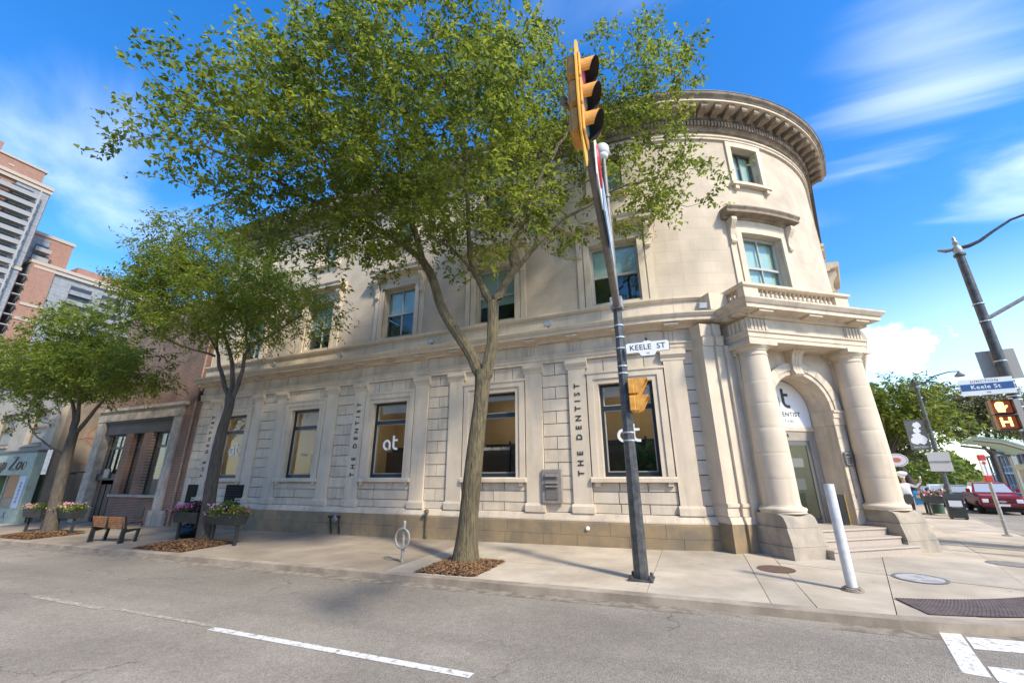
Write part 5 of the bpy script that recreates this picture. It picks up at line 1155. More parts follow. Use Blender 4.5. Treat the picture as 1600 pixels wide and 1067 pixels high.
planter(-17.35,-15.95,10.15,'black trough planter left of the slender tree by the stone building','magenta petunias with dark leaves in the planter left of the slender tree',[('green','leaf',420,0,.7,-.06,.14),('pink','bloom',170,0,.62,.04,.26),('dark','leaf',420,.5,1,-.02,.34),('white','bloom',10,.6,.8,.15,.3),('pink','bloom',50,-.06,.15,-.15,.1)],1)
planter(-15.35,-13.85,10.05,'black trough planter right of the slender tree by the stone building','lime leaves with pale pink blooms in the planter right of the slender tree',[('lime','leaf',620,.1,1.05,-.08,.22),('green','leaf',260,.3,.6,.05,.36),('rose','bloom',60,.3,.7,.06,.24),('rose','bloom',45,-.03,.16,-.1,.28),('pink','bloom',20,.9,1.03,.05,.28)],2)
planter(-27.9,-26.2,10.0,'black trough planter left of the tree by the green shopfront','faded pink and green flowers in the leftmost planter',[('green','leaf',420,.3,1,-.06,.2),('tan','bloom',120,0,.6,-.02,.2),('rose','bloom',70,0,.5,-.05,.2)],3)
planter(-26.0,-23.8,10.05,'wide black trough planter right of the tree by the green shopfront','mixed pink and yellow-green flowers in the wide planter by the bench',[('lime','leaf',420,.05,1,-.06,.16),('tan','bloom',160,0,.9,.0,.22),('rose','bloom',130,.1,.9,.04,.26),('green','leaf',260,.4,1,-.02,.2)],4)
# ---------------------------------------------------------------- bench, bag, rack, bollard
M_wood=mat('bench_wood',(.46,.20,.065),.55,col2=(.22,.09,.03),vscale=9)
bx,by=-19.6,9.35; gz=G(bx,by)
be=thing('bench','wooden slatted bench with dark metal ends facing the building','bench',(bx,by,gz),R(3))
for sx in (-1,1):
    x=sx*.86
    pr=[(-.24,0),(-.08,0),(-.08,.34),(.36,.42),(.36,.47),(-.07,.46),(-.17,.88),(-.24,.88),(-.20,.45)]
    MB().prism(pr,x-.035,x+.035,lambda p,d:(d,p[0],p[1])).build('leg',M_black,be)
    MB().tube([(x,.36,.44),(x,.40,.56),(x,.36,.66),(x,.0,.66),(x,-.16,.62)],.022,7).build('armrest',M_black,be)
    MB().prism([(.22,0),(.32,0),(.36,.42),(.28,.42)],x-.035,x+.035,lambda p,d:(d,p[0],p[1])).build('leg',M_black,be)
MB().tube([(0,.15,.46),(0,.15,.62),(0,.36,.62),(0,.37,.46)],.02,7).build('armrest',M_black,be)
for j in range(6): MB().cbox(-.90,.90,-.05+j*.072,.012+j*.072,.455,.485,.006).build('seat_slat',mat('seat_slat_wood',(.42,.30,.19),.6,col2=(.32,.22,.13),vscale=8),be)
for j in range(6):
    z=.50+j*.062; y=-.135-(z-.45)*.19
    for (a,d_) in ((-.90,-.008),(.008,.90)): MB().cbox(a,d_,y-.045,y-.02,z,z+.053,.005).build('back_slat',M_wood,be)
MB().box(-.02,.02,-.26,-.18,.44,.88).build('back_bracket',M_black,be)
# bin bag
bag=MB(); rg=random.Random(5); n,m_=18,12
gx_,gy_=-17.55,10.75; gz=G(gx_,gy_)
for i in range(m_+1):
    ph=math.pi*i/m_
    for j in range(n):
        a=2*math.pi*j/n; rr=1+.12*math.sin(5*a+2*ph)+.09*math.sin(9*a-4*ph)+rg.uniform(-.05,.05)
        bag.v.append((gx_+.42*math.sin(ph)*math.cos(a)*rr,gy_+.34*math.sin(ph)*math.sin(a)*rr,gz+max(0,.23-.25*math.cos(ph)*rr)))
for i in range(m_):
    for j in range(n): bag.f.append((i*n+j,i*n+(j+1)%n,(i+1)*n+(j+1)%n,(i+1)*n+j))
bg_=thing('bin_bag','knotted black plastic bin bag lying behind the left planter','bin bag',(gx_,gy_,gz),world=True); M_bag=mat('black_plastic',(.012,.013,.014),.22)
bag.build('bag',M_bag,bg_,smooth=True); MB().lathe([(.09,0),(.035,.06),(.05,.10),(.10,.17),(.02,.15)],(gx_+.05,gy_-.02,gz+.44),9).build('knot',M_bag,bg_,smooth=True)
M_galv=mat('galvanised_steel',(.42,.41,.39),.5,metal=.5,col2=(.28,.27,.25),vscale=15)
x,y=-7.01,9.51; gz=G(x,y)
rk=thing('bike_rack','grey ring-and-post bicycle stand left of the large tree','bike rack',(x,y,gz),world=True)
MB().tube([(x,y,gz-.02),(x,y,gz+.92)],.04,12).build('post',M_galv,rk,smooth=True); MB().ball((x,y,gz+.92),.042).build('post_cap',M_galv,rk,smooth=True); MB().lathe([(.075,0),(.075,.012)],(x,y,gz),14).build('base_plate',M_galv,rk)
MB().tube([(x+.21*math.cos(a*math.pi/14),y-.055,gz+.55+.21*math.sin(a*math.pi/14)*1.08) for a in range(29)],.026,8,cap=False).build('ring',M_galv,rk,smooth=True)
x,y=2.31,9.92; gz=G(x,y)
bo=thing('bollard','tall bare white-grey steel bollard in front of the entrance steps','bollard',(x,y,gz),world=True)
MB().lathe([(.083,0),(.083,1.755),(.079,1.77),(0.001,1.772)],(x,y,gz),28).build('tube',mat('brushed_steel',(.66,.65,.62),.5,var=.16,vscale=7,streak=.25),bo,smooth=True)
MB().lathe([(.17,0),(.17,.015),(.15,.02),(.15,.04),(.10,.045),(.10,.06)],(x,y,gz),20).build('base_flange',mat('dirty_steel',(.33,.29,.23),.7,col2=(.2,.16,.12),vscale=20),bo)
for k in range(4): a=k*math.pi/2+.5; MB().lathe([(.02,0),(.02,.03)],(x+.135*math.cos(a),y+.135*math.sin(a),gz+.02),6).build('bolt',M_rust,bo)
# ---------------------------------------------------------------- traffic signal pole
M_pole=mat('pole_black_paint',(.035,.037,.038),.45,col2=(.085,.085,.082),vscale=6,vdet=8,vrange=(.4,.62)); M_gpole=mat('grey_pole',(.20,.185,.165),.55,metal=.3,var=.25,vscale=5); M_band=mat('steel_band',(.62,.62,.6),.35,metal=.6)
M_yel=mat('signal_yellow',(.70,.34,.06),.5,var=.25,vscale=7); M_sblk=mat('signal_black',(.012,.012,.012),.6)
x,y=-1.23,9.53; gz=G(x,y)
sp=thing('signal_pole','tall black octagonal signal pole with overhead arm in front of the first window','signal pole',(x,y,gz),world=True)
MB().lathe([(.145,0),(.135,1.5),(.115,3.5),(.10,5.95)],(x,y,gz+.03),8).build('shaft',M_pole,sp)
MB().cbox(x-.24,x+.24,y-.24,y+.24,gz-.02,gz+.035,.01).build('base_plate',M_pole,sp)
for sx in (-1,1):
    for sy in (-1,1): MB().lathe([(.035,0),(.035,.06),(.02,.07)],(x+.18*sx,y+.18*sy,gz+.035),6).build('bolt',M_pole,sp)
for z in (2.45,2.62,3.95,4.12,4.55,4.82,5.12): MB().lathe([(.122-.008*(z-3)+.008,0),(.122-.008*(z-3)+.008,.03)],(x,y,z),12).build('steel_strap',M_band,sp)
MB().lathe([(.075,5.6),(.065,8.75),(.09,8.76),(.09,8.86),(.06,8.88),(.055,10.1)],(x,y,0),12).build('upper_shaft',M_gpole,sp,smooth=True)
dl=thing('dome_lamp','white dome camera lamp on top of the signal pole','lamp',(x,y,10.1),world=True)
MB().lathe([(.06,0),(.14,.02),(.17,.08),(.2,.12),(.2,.3),(.17,.36),(.08,.4)],(x-.03,y,10.1),18).build('housing',mat('lamp_shell',(.55,.55,.53),.5),dl,smooth=True); MB().ball((x-.03,y,10.15),(.16,.16,.13),14,8).build('dome',mat('dome_white',(.7,.7,.68),.25),dl,smooth=True)
AX=lambda Y:-1.23+.6*(9.5-Y)/6.2
arm=[(x,9.53,5.62),(AX(9.2),9.2,5.66),(AX(8),8,5.68),(AX(6.5),6.5,5.66),(AX(5),5,5.62),(AX(3.45),3.45,5.55)]
MB().tube(arm,[.085,.08,.075,.066,.058,.05],12).build('mast_arm',M_gpole,sp,smooth=True)
MB().cbox(x-.14,x+.14,y-.15,y+.12,5.55,5.85,.01).build('clamp',M_galv,sp)
# three-lens signal hanging at the arm's end, facing right (+X)
sg=thing('traffic_signal','yellow three-lens traffic signal with backboard hanging from the overhead arm','traffic signal',(-.64,3.3,4.7),world=True)
SM=Matrix.Translation((-.60,3.30,5.42))@Matrix.Rotation(R(4),4,'Z')@Matrix.Diagonal((.60,.80,.80,1))
def arc_board():
    b=MB(); pr=[]
    for k in range(21): t=k/20; zz=-1.02+2.04*t; hw=.30*max(.0,1-abs(zz/1.02)**3.2)**.75+.015; pr.append((zz,hw))
    poly=[(-h,z) for z,h in pr]+[(h,z) for z,h in pr[::-1]]
    return b.prism(poly,-.012,.012,lambda p,d:SM@Vector((d,p[0],p[1])))
arc_board().build('backboard',mat('signal_bright_yellow',(.75,.43,.05),.5,var=.15,vscale=6),sg)
for k,(c,nm) in enumerate((((.42,.02,.03),'red'),((.10,.06,.01),'amber'),((.02,.05,.03),'green'))):
    z=.44-k*.44
    h=MB().cbox(-.17,-.013,-.18,.18,z-.205,z+.205,.04,SM).build('lamp_housing',M_yel,sg)
    MB().box(-.19,-.168,-.15,.15,z-.16,z+.16,SM).build('housing_door',M_yel,h)
    MB().cbox(.013,.06,-.185,.185,z-.21,z+.21,.02,SM).build('lens_door',M_yel,h)
    MB().lathe([(.15,0),(.12,.03),(.05,.045)],n=18,M=SM@Matrix.Translation((.06,0,z))@Matrix.Rotation(R(90),4,'Y')).build('lens_'+nm,mat('lens_'+nm,c,.2),h,smooth=True)
    v=MB(); n=20   # tunnel visor, longer at the top
    for (r_,nm_) in ((.17,0),(.160,1)):
        for j in range(n+1):
            a=R(-40)+R(260)*j/n; l=.10+.20*(.5+.5*math.sin(a)) 
            v.v.append(tuple(SM@Vector((.06,r_*math.cos(a),z+r_*math.sin(a))))); v.v.append(tuple(SM@Vector((.06+l,r_*math.cos(a),z+r_*math.sin(a)-.02*l))))
    for q in range(2):
        for j in range(n): k0=q*2*(n+1)+2*j; v.f.append((k0,k0+1,k0+3,k0+2))
    me=v.build('visor',M_yel,h,recalc=False); me.data.materials.append(M_sblk)
    for i,p in enumerate(me.data.polygons): p.material_index=0 if i<n else 1
MB().tube([SM@Vector((-.26,0,.1)),SM@Vector((-.34,.05,.12)),Vector((AX(3.6),3.6,5.55))],.03,8).build('hanger',M_gpole,sg)
# signs on the arm, seen nearly edge-on
AD=Vector((AX(3)-AX(4),-1,0)).normalized(); AS=Vector((-AD.y,AD.x,0))   # along the arm towards the road; AS faces right
s1=thing('turn_sign','white no-turn sign with red ring seen edge-on on the signal arm','road sign',(AX(4.3),4.3,5.2),world=True)
QM=basis(Vector((AX(4.35),4.35,5.42))+AS*.09,-AD,UZ,AS)
MB().cbox(-.36,.36,-.36,.36,-.008,.008,.003,QM).build('plate',M_white,s1)
MB().tube([QM@Vector((.24*math.cos(a*math.pi/16),.02+.24*math.sin(a*math.pi/16),.012)) for a in range(33)],.022,5,cap=False).build('red_ring',mat('sign_red',(.55,.03,.03),.5),s1); MB().tube([QM@Vector((-.15,.18,.012)),QM@Vector((.15,-.14,.012))],.02,5).build('red_bar',mat('sign_red',(.55,.03,.03),.5),s1)
stroke(s1,[(.05,-.08),(.05,.1),(-.1,.1)],.04,QM@Matrix.Translation((0,0,.009)),M_letter,'arrow',.002)
s2=thing('arm_name_board','pale blue and white street name board seen edge-on on the signal arm','street sign',(AX(5.8),5.8,5.5),world=True)
QN=basis(Vector((AX(5.85),5.85,5.52))+AS*.10,-AD,UZ,AS)
MB().cbox(-.85,.85,-.28,.28,-.008,.008,.003,QN).build('plate',mat('sign_pale_blue',(.25,.42,.62),.5),s2); MB().box(-.8,.8,.10,.25,.009,.011,QN).build('white_band',M_white,s2); MB().box(-.8,.8,-.25,-.16,.009,.011,QN).build('white_band',M_white,s2)
# KEELE ST blade, shaped plate
ks=thing('street_name_sign','white shaped street name sign reading KEELE ST on the black pole','street sign',(x,y,4.5),world=True)
KM=basis((x+.60,y-.13,4.50),(.995,.05,0),(0,0,1),(.05,-.995,0))
pl_=[(-.46,-.11),(-.20,-.11),(-.14,-.20),(.14,-.20),(.20,-.11),(.46,-.11),(.47,.09),(.43,.12),(.10,.12),(.05,.15),(-.05,.15),(-.10,.12),(-.43,.12),(-.47,.09)]
MB().prism(pl_,-.01,.01,lambda p,d:KM@Vector((p[0],p[1],d))).build('plate',mat('enamel_white',(.78,.78,.75),.35),ks)
MB().prism([(a*1.025,b_*1.06) for a,b_ in pl_],-.014,-.0105,lambda p,d:KM@Vector((p[0],p[1],d))).build('black_edge',M_letter,ks)
text('KEELE  ST',.175,M_letter,ks,KM@Matrix.Translation((0,.0,.0105)),name='sign_lettering',ext=.002,off=.002,space=1.05); text('100',.05,M_letter,ks,KM@Matrix.Translation((0,-.145,.0105)),name='block_number',ext=.002)
MB().lathe([(.02,0),(.02,.03),(.035,.05),(.02,.08)],(x+.6,y-.13,4.65),8).build('finial',M_letter,ks); MB().tube([(x+.1,y-.1,4.5),(x+.2,y-.12,4.5)],.03,6).build('bracket',M_band,ks)
# pedestrian signal on the right of the pole, seen from the side
ps=thing('pedestrian_signal','yellow pedestrian signal with two hooded lenses on the black signal pole','pedestrian signal',(x+.2,y,3.4),world=True)
for k in range(2):
    z=3.63-k*.38; h=MB().cbox(x+.10,x+.24,y-.2,y+.16,z-.17,z+.17,.02).build('housing',M_yel,ps)
    MB().prism([(x+.241,z+.17),(x+.52,z+.165),(x+.36,z-.14),(x+.241,z-.165)],y-.19,y-.175,lambda p,d:(p[0],d,p[1])).build('visor_side',M_yel,h); MB().prism([(x+.241,z+.17),(x+.52,z+.165),(x+.36,z-.14),(x+.241,z-.165)],y+.135,y+.15,lambda p,d:(p[0],d,p[1])).build('visor_side',M_yel,h)
    MB().box(x+.241,x+.52,y-.174,y+.134,z+.158,z+.17).build('visor_top',M_yel,h); MB().box(x+.241,x+.25,y-.17,y+.13,z-.15,z+.15).build('lens',M_sblk,h)
# ================================================================ RIGHT-HAND STREET
EA=Vector((E74[0],E74[1],0)); EN=Vector((E74[1],-E74[0],0)); UZ=Vector((0,0,1))
# ---- corner lamp and signal pole
x,y=8.4,15.8; gz=G(x,y)
cp_=thing('lamp_pole','tall black lamp pole with curved bracket arm at the right edge','lamp pole',(x,y,gz),world=True)
MB().lathe([(.20,0),(.20,.5),(.15,.55),(.135,3),(.115,6),(.10,8.3),(.14,8.32),(.14,8.38),(.09,8.42)],(x,y,gz),14).build('shaft',M_pole,cp_,smooth=True)
MB().lathe([(.09,8.4),(.12,8.5),(.10,8.62),(.05,8.68),(.08,8.78),(.04,8.85),(.05,8.93),(.01,9.0)],(x,y,gz),12).build('finial',M_galv,cp_,smooth=True)
a_=Vector((.97,-.25,0)); O_=Vector((x,y,gz+8.58))
MB().tube([O_-a_*.05,O_-a_*.25+UZ*.0,O_-a_*.42+UZ*.08],[.05,.06,.035],9).build('scroll_end',M_gpole,cp_,smooth=True)
MB().tube([O_,O_+a_*.25,O_+a_*.5+UZ*.08,O_+a_*.85+UZ*.30,O_+a_*1.25+UZ*.52,O_+a_*1.75+UZ*.62,O_+a_*2.2+UZ*.62],[.06,.06,.05,.04,.035,.035,.03],9).build('bracket_arm',M_pole,cp_,smooth=True)
MB().lathe([(.05,.0),(.08,-.1),(.28,-.28),(.30,-.34),(.1,-.36)],tuple(O_+a_*2.0+UZ*.58),16).build('lantern',M_gpole,cp_,smooth=True)
MB().tube([(x,y,gz+6.2),tuple(Vector((x,y,gz+6.3))+a_*1.6+UZ*.75),tuple(Vector((x,y,gz+6.3))+a_*3.2+UZ*1.2)],[.055,.05,.045],9).build('signal_arm',M_galv,cp_,smooth=True)
for z in (5.95,6.5,4.75,4.2,4.1,3.95,3.75,3.65,3.45,2.85,2.7): MB().lathe([(.135,0),(.135,.028)],(x,y,z),12).build('steel_strap',M_band,cp_)
fu=Vector((.985,-.17,0)); fnn=Vector((-.17,-.985,0))
def plate(parent,c,w,h,m,name='plate',t=.012,tilt=0,dn=0):
    Mx=basis(Vector(c)+fnn*dn,fu,UZ,fnn)@Matrix.Rotation(tilt,4,'Z'); MB().cbox(-w/2,w/2,-h/2,h/2,-t/2,t/2,.002,Mx).build(name,m,parent); return Mx
s=thing('sign_back','blank grey back of a square road sign behind the corner lamp pole','road sign',(x,y,4.7),world=True)
plate(s,(x+.03,y+.16,4.70),.78,.86,mat('sign_back_grey',(.40,.37,.31),.6,metal=.2)); 
s=thing('street_name_sign','blue and white street name sign reading JUNCTION Keele St on the corner lamp pole','street sign',(x,y,4.05),world=True)
c=(7.86,y-.14,4.06); KM=plate(s,c,1.06,.46,M_white); plate(s,c,1.04,.19,mat('sign_blue_panel',(.03,.10,.25),.5),'blue_panel',.004,0,.009)
text('Keele St',.155,M_ltwhite,s,KM@Matrix.Translation((-.03,-.005,.0125)),name='sign_lettering',ext=.001,space=1.12,off=.002); text('JUNCTION',.095,M_letter,s,KM@Matrix.Translation((-.02,.155,.007)),name='district_lettering',ext=.001,space=1.25); text('100',.06,M_letter,s,KM@Matrix.Translation((0,-.165,.007)),name='block_number',ext=.001)
s=thing('pedestrian_signal','lit pedestrian signal with orange hand above letter H on the corner lamp pole','pedestrian signal',(x,y,3.25),world=True)
M_on=mat('signal_orange_light',(.9,.4,.1),.5,emit=(1,.42,.10),estr=2.6); M_hb_=mat('signal_housing',(.05,.03,.02),.5); M_glow=mat('signal_dim_lens',(.10,.03,.012),.4,emit=(.35,.07,.02),estr=.22)
bx_=Vector((7.95,y-.16,3.25))
for k in range(2):
    z=.205-k*.41; Mx=basis(bx_+UZ*z,fu,UZ,fnn)
    h=MB().cbox(-.225,.225,-.195,.195,-.1,.10,.015,Mx).build('housing',M_hb_,s)
    MB().box(-.19,.19,-.16,.16,.101,.106,Mx).build('lens',M_glow,h)
    for (a,b_,c_,d_) in ((-.225,-.20,-.195,.195),(.20,.225,-.195,.195),(-.2,.2,.17,.195)): MB().box(a,b_,c_,d_,.10,.22,Mx).build('visor',mat('visor_amber',(.30,.15,.04),.5) if a<-.2 and b_<0 else M_hb_,h)
    if k==0: MB().prism([(-.08,-.13),(.05,-.13),(.06,-.06),(.13,.02),(.11,.05),(.06,.02),(.06,.12),(.02,.14),(-.03,.145),(-.08,.13),(-.11,.08),(-.11,-.02)],.107,.111,lambda p,d:Mx@Vector((p[0],p[1],d))).build('hand_symbol',M_on,h)
    else: text('H',.33,M_on,h,Mx@Matrix.Translation((0,0,.108)),name='letter_symbol',ext=.002,off=.008)
MB().tube([tuple(bx_+fu*.2+UZ*.42),(x,y,3.70)],.025,7).build('bracket',M_galv,s); MB().tube([tuple(bx_+fu*.2-UZ*.42),(x,y,2.82)],.025,7).build('bracket',M_galv,s); plate(s,(8.28,y-.15,3.25),.22,.8,mat('sign_back_grey',(.40,.37,.31),.6,metal=.2),'mounting_board')
# ---- bus shelter on the pavement edge
sh=thing('bus_shelter','bus shelter with green glass canopy at the right edge of the pavement','bus shelter',(8.0,16.2,G(8,16.2)),world=True)
F2=Vector((7.87,17.89,2.62)); N2=Vector((6.78,14.8,2.62)); F1=F2+EN*1.0-UZ*.37; N1=N2+EN*1.0-UZ*.37
# keep the canopy clear of the pole by ending it short of the kerb
b=MB(); n=8
for i in range(n+1):
    t=i/n; bow=.10*math.sin(math.pi*t)
    for e0,e1 in ((N2,N1),(F2,F1)):
        p=e0.lerp(e1,t)+UZ*bow; b.v+=[tuple(p),tuple(p+UZ*.03)]
for i in range(n): k=4*i; b.f+=[(k,k+2,k+6,k+4),(k+1,k+5,k+7,k+3),(k,k+4,k+5,k+1),(k+2,k+3,k+7,k+6)]
b.f+=[(0,1,3,2),(4*n,4*n+2,4*n+3,4*n+1)]
M_can=mat('green_canopy',(.22,.44,.30),.4,col2=(.30,.48,.38),vscale=3); b.build('canopy',M_can,sh)
M_shf=mat('shelter_frame',(.34,.37,.33),.5,metal=.3)
for e0,e1 in ((N2,N1),(F2,F1)): MB().tube([tuple(e0-UZ*.05),tuple(e0.lerp(e1,.5)+UZ*.03),tuple(e1-UZ*.05)],.035,7).build('canopy_rib',mat('rib_brown',(.22,.19,.16),.6),sh)
for p in (F1,N1+EA*.1): MB().cbox(p.x-.06,p.x+.06,p.y-.06,p.y+.06,G(p.x,p.y)-.05,p.z-.03,.01).build('post',M_shf,sh)
d=(N1-F1); L_=d.length; Bm=basis((F1.x,F1.y,G(F1.x,F1.y)),d.normalized()-UZ*d.normalized().z,EN,UZ)
MB().box(.12,L_-.3,-.02,.02,.25,.35,Bm).build('panel_rail',M_shf,sh); MB().box(.12,L_-.3,-.02,.02,2.05,2.2,Bm).build('panel_rail',M_shf,sh); MB().box(.35,.42,-.02,.02,.35,2.05,Bm).build('panel_post',M_shf,sh); MB().box(.45,1.5,-.015,.015,.36,2.04,Bm).build('advert_panel',mat('advert_back',(.36,.33,.28),.7,var=.1),sh)
# ---- bus stop post
x,y=9.4,20.35; gz=G(x,y)
s=thing('bus_stop_post','grey bus stop post with red and white sleeve beside the shelter','bus stop',(x,y,gz),world=True)
MB().lathe([(.055,0),(.055,2.55)],(x,y,gz),14).build('post',M_galv,s,smooth=True); MB().lathe([(.13,0),(.13,.03)],(x,y,gz),12).build('base',M_galv,s)
M_red=mat('stop_red',(.50,.035,.025),.45)
MB().cbox(-.10,.10,-.06,.06,1.70,1.92,.02,Matrix.Translation((x,y,gz))).build('red_foot',M_red,s); MB().cbox(-.095,.095,-.05,.05,1.92,2.42,.01,Matrix.Translation((x,y,gz))).build('white_sleeve',M_white,s); MB().cbox(-.10,.10,-.06,.06,2.42,2.62,.02,Matrix.Translation((x,y,gz))).build('red_head',M_red,s)
MB().lathe([(.05,0),(.05,.006)],n=14,M=basis((x,y-.052,gz+2.34),(1,0,0),(0,0,1),(0,-1,0))).build('badge',M_red,s)
# ---- newspaper boxes, planter, bin
def news_box(p,w,h,dp,m,label,front,mw=None,txt=None):
    gz=G(*p); t=thing('newspaper_box',label,'newspaper box',(p[0],p[1],gz),world=True,group='newspaper boxes along the right-hand pavement')
    Mx=basis((p[0],p[1],gz),EN,EA,UZ)
    MB().prism([(-dp/2,.06),(dp/2,.06),(dp/2,h),(-dp/2+.1,h),(-dp/2,h-.22)],-w/2,w/2,lambda q,d:Mx@Vector((d,q[0],q[1]))).build('cabinet',m,t)
    for sx in (-1,1): MB().box(sx*w*.4-.04,sx*w*.4+.04,-dp*.4,dp*.4,-.05,.06,Mx).build('foot',M_black,t)
    MB().box(-w*.36,w*.36,-dp/2-.012,-dp/2-.001,h*.5,h-.3,Mx).build('window',front,t); MB().tube([Mx@Vector((-w*.25,-dp/2-.03,h*.47)),Mx@Vector((w*.25,-dp/2-.03,h*.47))],.014,6).build('handle',M_grey,t)
    if txt: text(txt,.11,M_ltwhite,t,Mx@Matrix.Translation((0,-dp/2-.013,h*.33))@Matrix.Rotation(R(90),4,'X'),name='lettering',ext=.002)
    return t
M_nblack=mat('news_black',(.022,.027,.027),.5,var=.2); M_nblue=mat('news_blue',(.02,.22,.48),.45)
news_box((11.45,28.1),.62,1.15,.55,M_nblack,'black newspaper box at the kerb beside the red pickup',mat('news_paper',(.55,.58,.62),.6))
news_box((15.9,43.6),.75,1.02,.6,M_nblue,'bright blue newspaper box far along the right-hand pavement',mat('news_badge',(.55,.42,.22),.6))
gz=G(12.2,31.0); pr=thing('planter','dark kerbside trough planter with pink flowers by the banner lamp post','planter',(12.2,31,gz),world=True,group='raised trough planters on legs')
Mx=basis((12.05,31.3,gz),EN,EA,UZ)
MB().cbox(-.55,.55,-.9,.9,.62,.98,.02,Mx).build('trough',M_pl,pr)
for sx in (-.45,.45):
    for sy in (-.8,.8): MB().box(sx-.05,sx+.05,sy-.05,sy+.05,-.1,.62,Mx).build('leg',M_pl,pr)
rg=np.random.default_rng(9); n=700; P_=np.stack([rg.uniform(-.6,.5,n),rg.uniform(-.9,.9,n),rg.uniform(.95,1.22,n)],1); P_=np.array([tuple(Mx@Vector(p)) for p in P_])
f=thing('flowers','pink and green flowers in the kerbside planter on the right-hand pavement','flowers',(12.05,31.3,gz+.98),world=True,group='flowers in the raised planters')
leaf_mesh('green_leaves',P_[:430],rg.normal(0,1,(430,3)),rg.normal(0,1,(430,3)),np.full(430,.13),np.full(430,.07),FLM['green'],f)['kind']='stuff'; leaf_mesh('pink_blooms',P_[430:],rg.normal(0,1,(n-430,3)),rg.normal(0,1,(n-430,3)),np.full(n-430,.11),np.full(n-430,.09),FLM['rose'],f)['kind']='stuff'
gz=G(12.5,32.6); s=thing('litter_bin','green litter bin behind the kerbside planter','bin',(12.5,32.6,gz),world=True)
MB().lathe([(.26,0),(.30,.75),(.31,.78),(.28,.80),(.2,.86)],(12.45,32.5,gz),16).build('bin_body',mat('bin_green',(.05,.11,.075),.5),s,smooth=True); MB().lathe([(.305,.5),(.312,.5),(.312,.56),(.305,.56)],(12.45,32.5,gz),16,cap=False).build('rim_band',M_grey,s)
# ---- banner lamp post
x,y=12.35,30.5; gz=G(x,y)
lp_=thing('lamp_post','slim black lamp post carrying a banner farther along the right-hand pavement','lamp post',(x,y,gz),world=True)
MB().lathe([(.17,0),(.17,.8),(.12,.9),(.10,3.5),(.08,6.7),(.12,6.72),(.12,6.8),(.05,6.95),(.08,7.05),(.02,7.25)],(x,y,gz),12).build('shaft',M_pole,lp_,smooth=True)
O_=Vector((x,y,gz+6.95)); MB().tube([O_-EN*.45+UZ*.1,O_-EN*.2,O_,O_+EN*.4+UZ*.1,O_+EN*.9+UZ*.42,O_+EN*1.5+UZ*.56,O_+EN*1.9+UZ*.52],[.03,.05,.06,.045,.035,.03,.03],8).build('bracket_arm',M_pole,lp_,smooth=True)
MB().lathe([(.04,0),(.22,-.2),(.2,-.26),(.05,-.28)],tuple(O_+EN*1.85+UZ*.5),12).build('lantern',M_gpole,lp_,smooth=True)
for z in (3.0,4.65): MB().tube([(x,y,z),tuple(Vector((x,y,z))-EN*.98)],.02,6).build('banner_arm',M_pole,lp_)
bn=thing('banner','charcoal street banner with white artwork hanging from the slim lamp post','banner',(x,y,3),world=True)
Bm=basis(Vector((x,y,3.82))-EN*.55,EN,UZ,-EA)
MB().box(-.41,.41,-.8,.8,-.008,.008,Bm).build('cloth',mat('banner_grey',(.14,.145,.14),.8,var=.2),bn)
for k,(cx,cy,r) in enumerate(((.08,.52,.17),(.02,.22,.15),(-.02,-.12,.22),(.12,-.28,.24),(-.14,-.32,.2))): MB().prism([(cx+r*math.cos(a*.449)*(1+.18*math.sin(3*a+k)),cy+r*math.sin(a*.449)*(1+.15*math.cos(4*a))) for a in range(14)],.009+.001*k,.0095+.001*k,lambda p,d:Bm@Vector((p[0],p[1],d))).build('white_motif',M_ltwhite,bn)
text('JUNCTION',.115,M_ltwhite,bn,Bm@Matrix.Translation((.02,-.68,.012)),name='banner_lettering',ext=.001,space=1.05)
s=thing('sign_back','pale grey back of a road sign on the slim banner lamp post','road sign',(x,y,2.3),world=True)
Bm=basis(Vector((x,y,2.35))-EA*.14,EN,UZ,-EA); MB().cbox(-.44,.44,-.5,.5,-.01,.01,.003,Bm).build('plate',mat('sign_back_pale',(.48,.47,.46),.6),s); MB().box(-.44,.44,-.03,.03,.011,.03,Bm).build('stiffener',M_grey,s)
# ---- chef statue advertising a shop, partly behind the right column
x,y=10.75,31.0; gz=G(x,y)
cs=thing('chef_statue','life-size waving chef statue in white jacket behind the right column','statue',(x,y,gz),world=True)
def skin(name,verts,edges,rad,m,parent,root=0):
    me=bpy.data.meshes.new(name); me.from_pydata(verts,edges,[]); o=link(name,me,m,parent)
    sk=o.modifiers.new('s','SKIN'); sk.use_smooth_shade=True; o.modifiers.new('d','SUBSURF').levels=2; o.modifiers['d'].render_levels=2
    for i,r_ in enumerate(rad): v=me.skin_vertices[0].data[i]; v.radius=(r_,r_) if not isinstance(r_,tuple) else r_; v.use_root=(i==root)
    return o
SMx=basis((x,y,gz),EN,EA,UZ)          # statue faces down the pavement towards the corner (-EA)
W=lambda a,b_,c:tuple(SMx@Vector((a,b_,c)))
vt=[W(0,0,1.02),W(0,-.02,1.25),W(0,0,1.50),W(0,0,1.63),W(0,-.02,1.72),W(0,-.03,1.90),W(.22,0,1.52),W(.46,-.06,1.42),W(.66,-.16,1.66),W(.70,-.18,1.80),W(-.22,0,1.52),W(-.38,-.05,1.28),W(-.30,-.2,1.08),W(.11,0,.98),W(.12,-.02,.52),W(.12,.02,.10),W(.13,-.12,.05),W(-.11,0,.98),W(-.12,-.02,.52),W(-.12,.02,.10),W(-.13,-.12,.05)]
ed=[(0,1),(1,2),(2,3),(3,4),(4,5),(2,6),(6,7),(7,8),(8,9),(2,10),(10,11),(11,12),(0,13),(13,14),(14,15),(15,16),(0,17),(17,18),(18,19),(19,20)]
